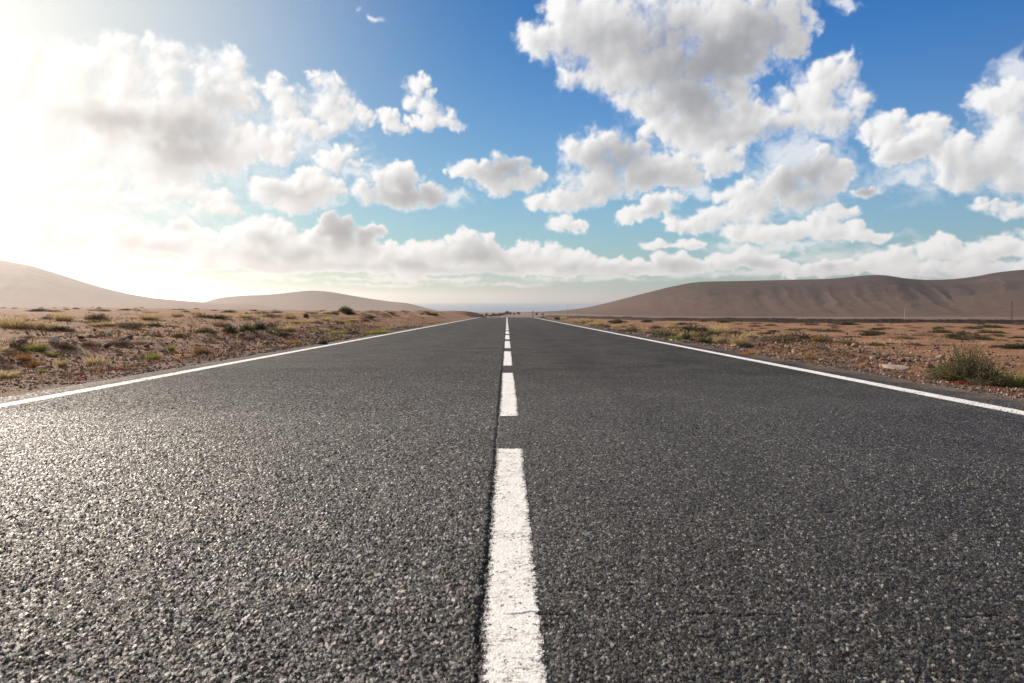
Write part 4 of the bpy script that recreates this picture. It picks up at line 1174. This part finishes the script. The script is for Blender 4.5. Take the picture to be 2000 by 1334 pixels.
def utility_pole(X, Ytop, D, height, r, mat, label, arm=True):
    u = (X - CX) / F
    x, y = u * D, D
    r_ = bpy.data.objects.new('utility_pole', None); COL.objects.link(r_)
    top = EYE + D * (HY - Ytop) / F
    z0 = ground(x, y)
    h = top - z0
    r_.location = (x, y, z0 - .3)
    bm_obj('pole', lambda b: tapered(b, (0, 0, 0), (0, 0, h + .3), r, r * .62), mat, r_)
    if arm:
        a = bm_obj('crossarm', lambda b: tapered(b, (-.75, -.06, h - .25), (.75, -.06, h - .25), .07, .07, 6), mat, r_)
        for s in (-.65, 0, .65):
            bm_obj('insulator', lambda b, s=s: (tapered(b, (s, -.06, h - .18), (s, -.06, h + .05), .05, .05, 8), tapered(b, (s, -.06, h - .05), (s, -.06, h), .09, .06, 8)), M_CERAM, a)
    return setp(r_, label, 'utility pole')
utility_pole(1767, 603.5, 300, 8, .17, M_CONC, 'pale utility pole standing behind the earth bank on the right')
utility_pole(1976, 588, 300, 8, .25, M_WOODP, 'tall reddish brown utility pole near the right edge')
utility_pole(1074, 599, 620, 8, .16, M_GREYP, 'thin grey utility pole against the sea, left of the pair', False)
utility_pole(1109, 593.5, 560, 9, .17, M_GREYP, 'thin grey utility pole against the sea, right one of the pair', False)
def marker_post(X, Yb, h):
    x, y = at(X, Yb); r_ = bpy.data.objects.new('marker_post', None); COL.objects.link(r_)
    r_.location = (x, y, ground(x, y) - .05)
    bm_obj('post', lambda b: tapered(b, (0, 0, 0), (0, 0, h), .085, .07, 8), M_GREYP, r_)
    bm_obj('reflector', lambda b: tapered(b, (0, -.085, h * .8), (0, -.078, h * .8), .045, .045, 10), M_CERAM, r_)
    return setp(r_, 'short dark marker post at the right roadside near the crest', 'marker post')
marker_post(1040.5, 621.5, 1.05)
M_TREE = mat_leaf('tree_leaf', [(.2, (.030, .034, .018)), (.5, (.055, .058, .030)), (.8, (.09, .085, .045))], transl=.2, scale=.6)
def tree_geo(seed, palm=False):
    rs = np.random.RandomState(seed)
    v, f = tube_pts([(0, 0, 0), (.06, 0, 1.0), (.02, .05, 2.0), (.1, 0, 2.9)], .22, .09, 6)
    sv, sf, so = [v], [f], len(v)
    c = []
    for i in range(9):
        th = rs.uniform(0, 6.28); e = np.array([math.cos(th) * rs.uniform(.5, 1.6), math.sin(th) * rs.uniform(.5, 1.6), rs.uniform(2.3, 4.4)])
        t, tf = tube_pts([(.05, 0, 1.5), (e * .5 + np.array([0, 0, .9])), e], .08, .03, 4)
        sv.append(t); sf.append(tf + so); so += len(t); c.append(e)
    c = np.array(c); n = 1100
    k = rs.randint(0, len(c), n)
    b = c[k] + rs.normal(size=(n, 3)) * np.array([.48, .48, .36])
    lv = leaf_quads(b, rs.normal(size=(n, 3)), rs.uniform(.35, .7, n), rs.uniform(.14, .26, n), rs)
    return lv, quads(n), np.concatenate(sv), np.concatenate(sf)
tg = [tree_geo(s) for s in (1, 2, 3)]
tcache = [None] * 3
trng = random.Random(4)
def far_tree(X, hp, D, label, group=None):
    u = (X - CX) / F; x, y = u * D, D
    k = trng.randrange(3)
    r_ = bpy.data.objects.new('tree', None); COL.objects.link(r_)
    if tcache[k] is None:
        lv, lf, sv, sf = tg[k]
        tcache[k] = (mesh_np('crown', lv, lf, M_TREE, r_), mesh_np('trunk', sv, sf, M_STEM, r_))
    else:
        for p in tcache[k]:
            c = p.copy(); COL.objects.link(c); c.parent = r_
    r_.location = (x, y, ground(x, y) - .1); s = hp / F * D / 4.6
    r_.scale = (s * trng.uniform(.9, 1.5), s, s); r_.rotation_euler = (0, 0, trng.uniform(0, 6.28))
    return setp(r_, label, 'tree', group)
for X, hp, D in [(942, 6, 1500), (950, 8, 1450), (964, 9, 1400), (969, 7, 1450), (975, 9, 1400), (981, 7, 1380), (991, 9, 1420), (997, 6.5, 1400), (1013, 6.5, 1500), (1048, 6, 1300), (927, 5, 1500), (1060, 5, 1300), (958, 6, 1400), (986, 6, 1380), (1004, 5.5, 1400)]:
    far_tree(X, hp, D, 'tiny dark tree on the coastal plain beyond the road crest', 'far trees beyond the crest')

# ------------------------------------------------------------------ air
def build_haze():
    x0, x1, y0, y1, z0, z1 = -31000, 31000, -2100, 30500, -175, 228
    v = [(x0, y0, z0), (x1, y0, z0), (x1, y1, z0), (x0, y1, z0), (x0, y0, z1), (x1, y0, z1), (x1, y1, z1), (x0, y1, z1)]
    f = [(0, 3, 2, 1), (4, 5, 6, 7), (0, 1, 5, 4), (1, 2, 6, 5), (2, 3, 7, 6), (3, 0, 4, 7)]
    m = bpy.data.materials.new('haze'); m.use_nodes = True; m.node_tree.nodes.clear()
    pv = m.node_tree.nodes.new('ShaderNodeVolumePrincipled')
    pv.inputs['Color'].default_value = (.57, .555, .54, 1); pv.inputs['Density'].default_value = HAZE; pv.inputs['Anisotropy'].default_value = .68
    out = m.node_tree.nodes.new('ShaderNodeOutputMaterial'); m.node_tree.links.new(pv.outputs[0], out.inputs['Volume'])
    o = mesh_np('haze', v, f, m)
    setp(o, 'thin pale haze in the air over the plain and the sea', 'haze', kind='stuff')
HAZE = 5.2e-5
build_haze()
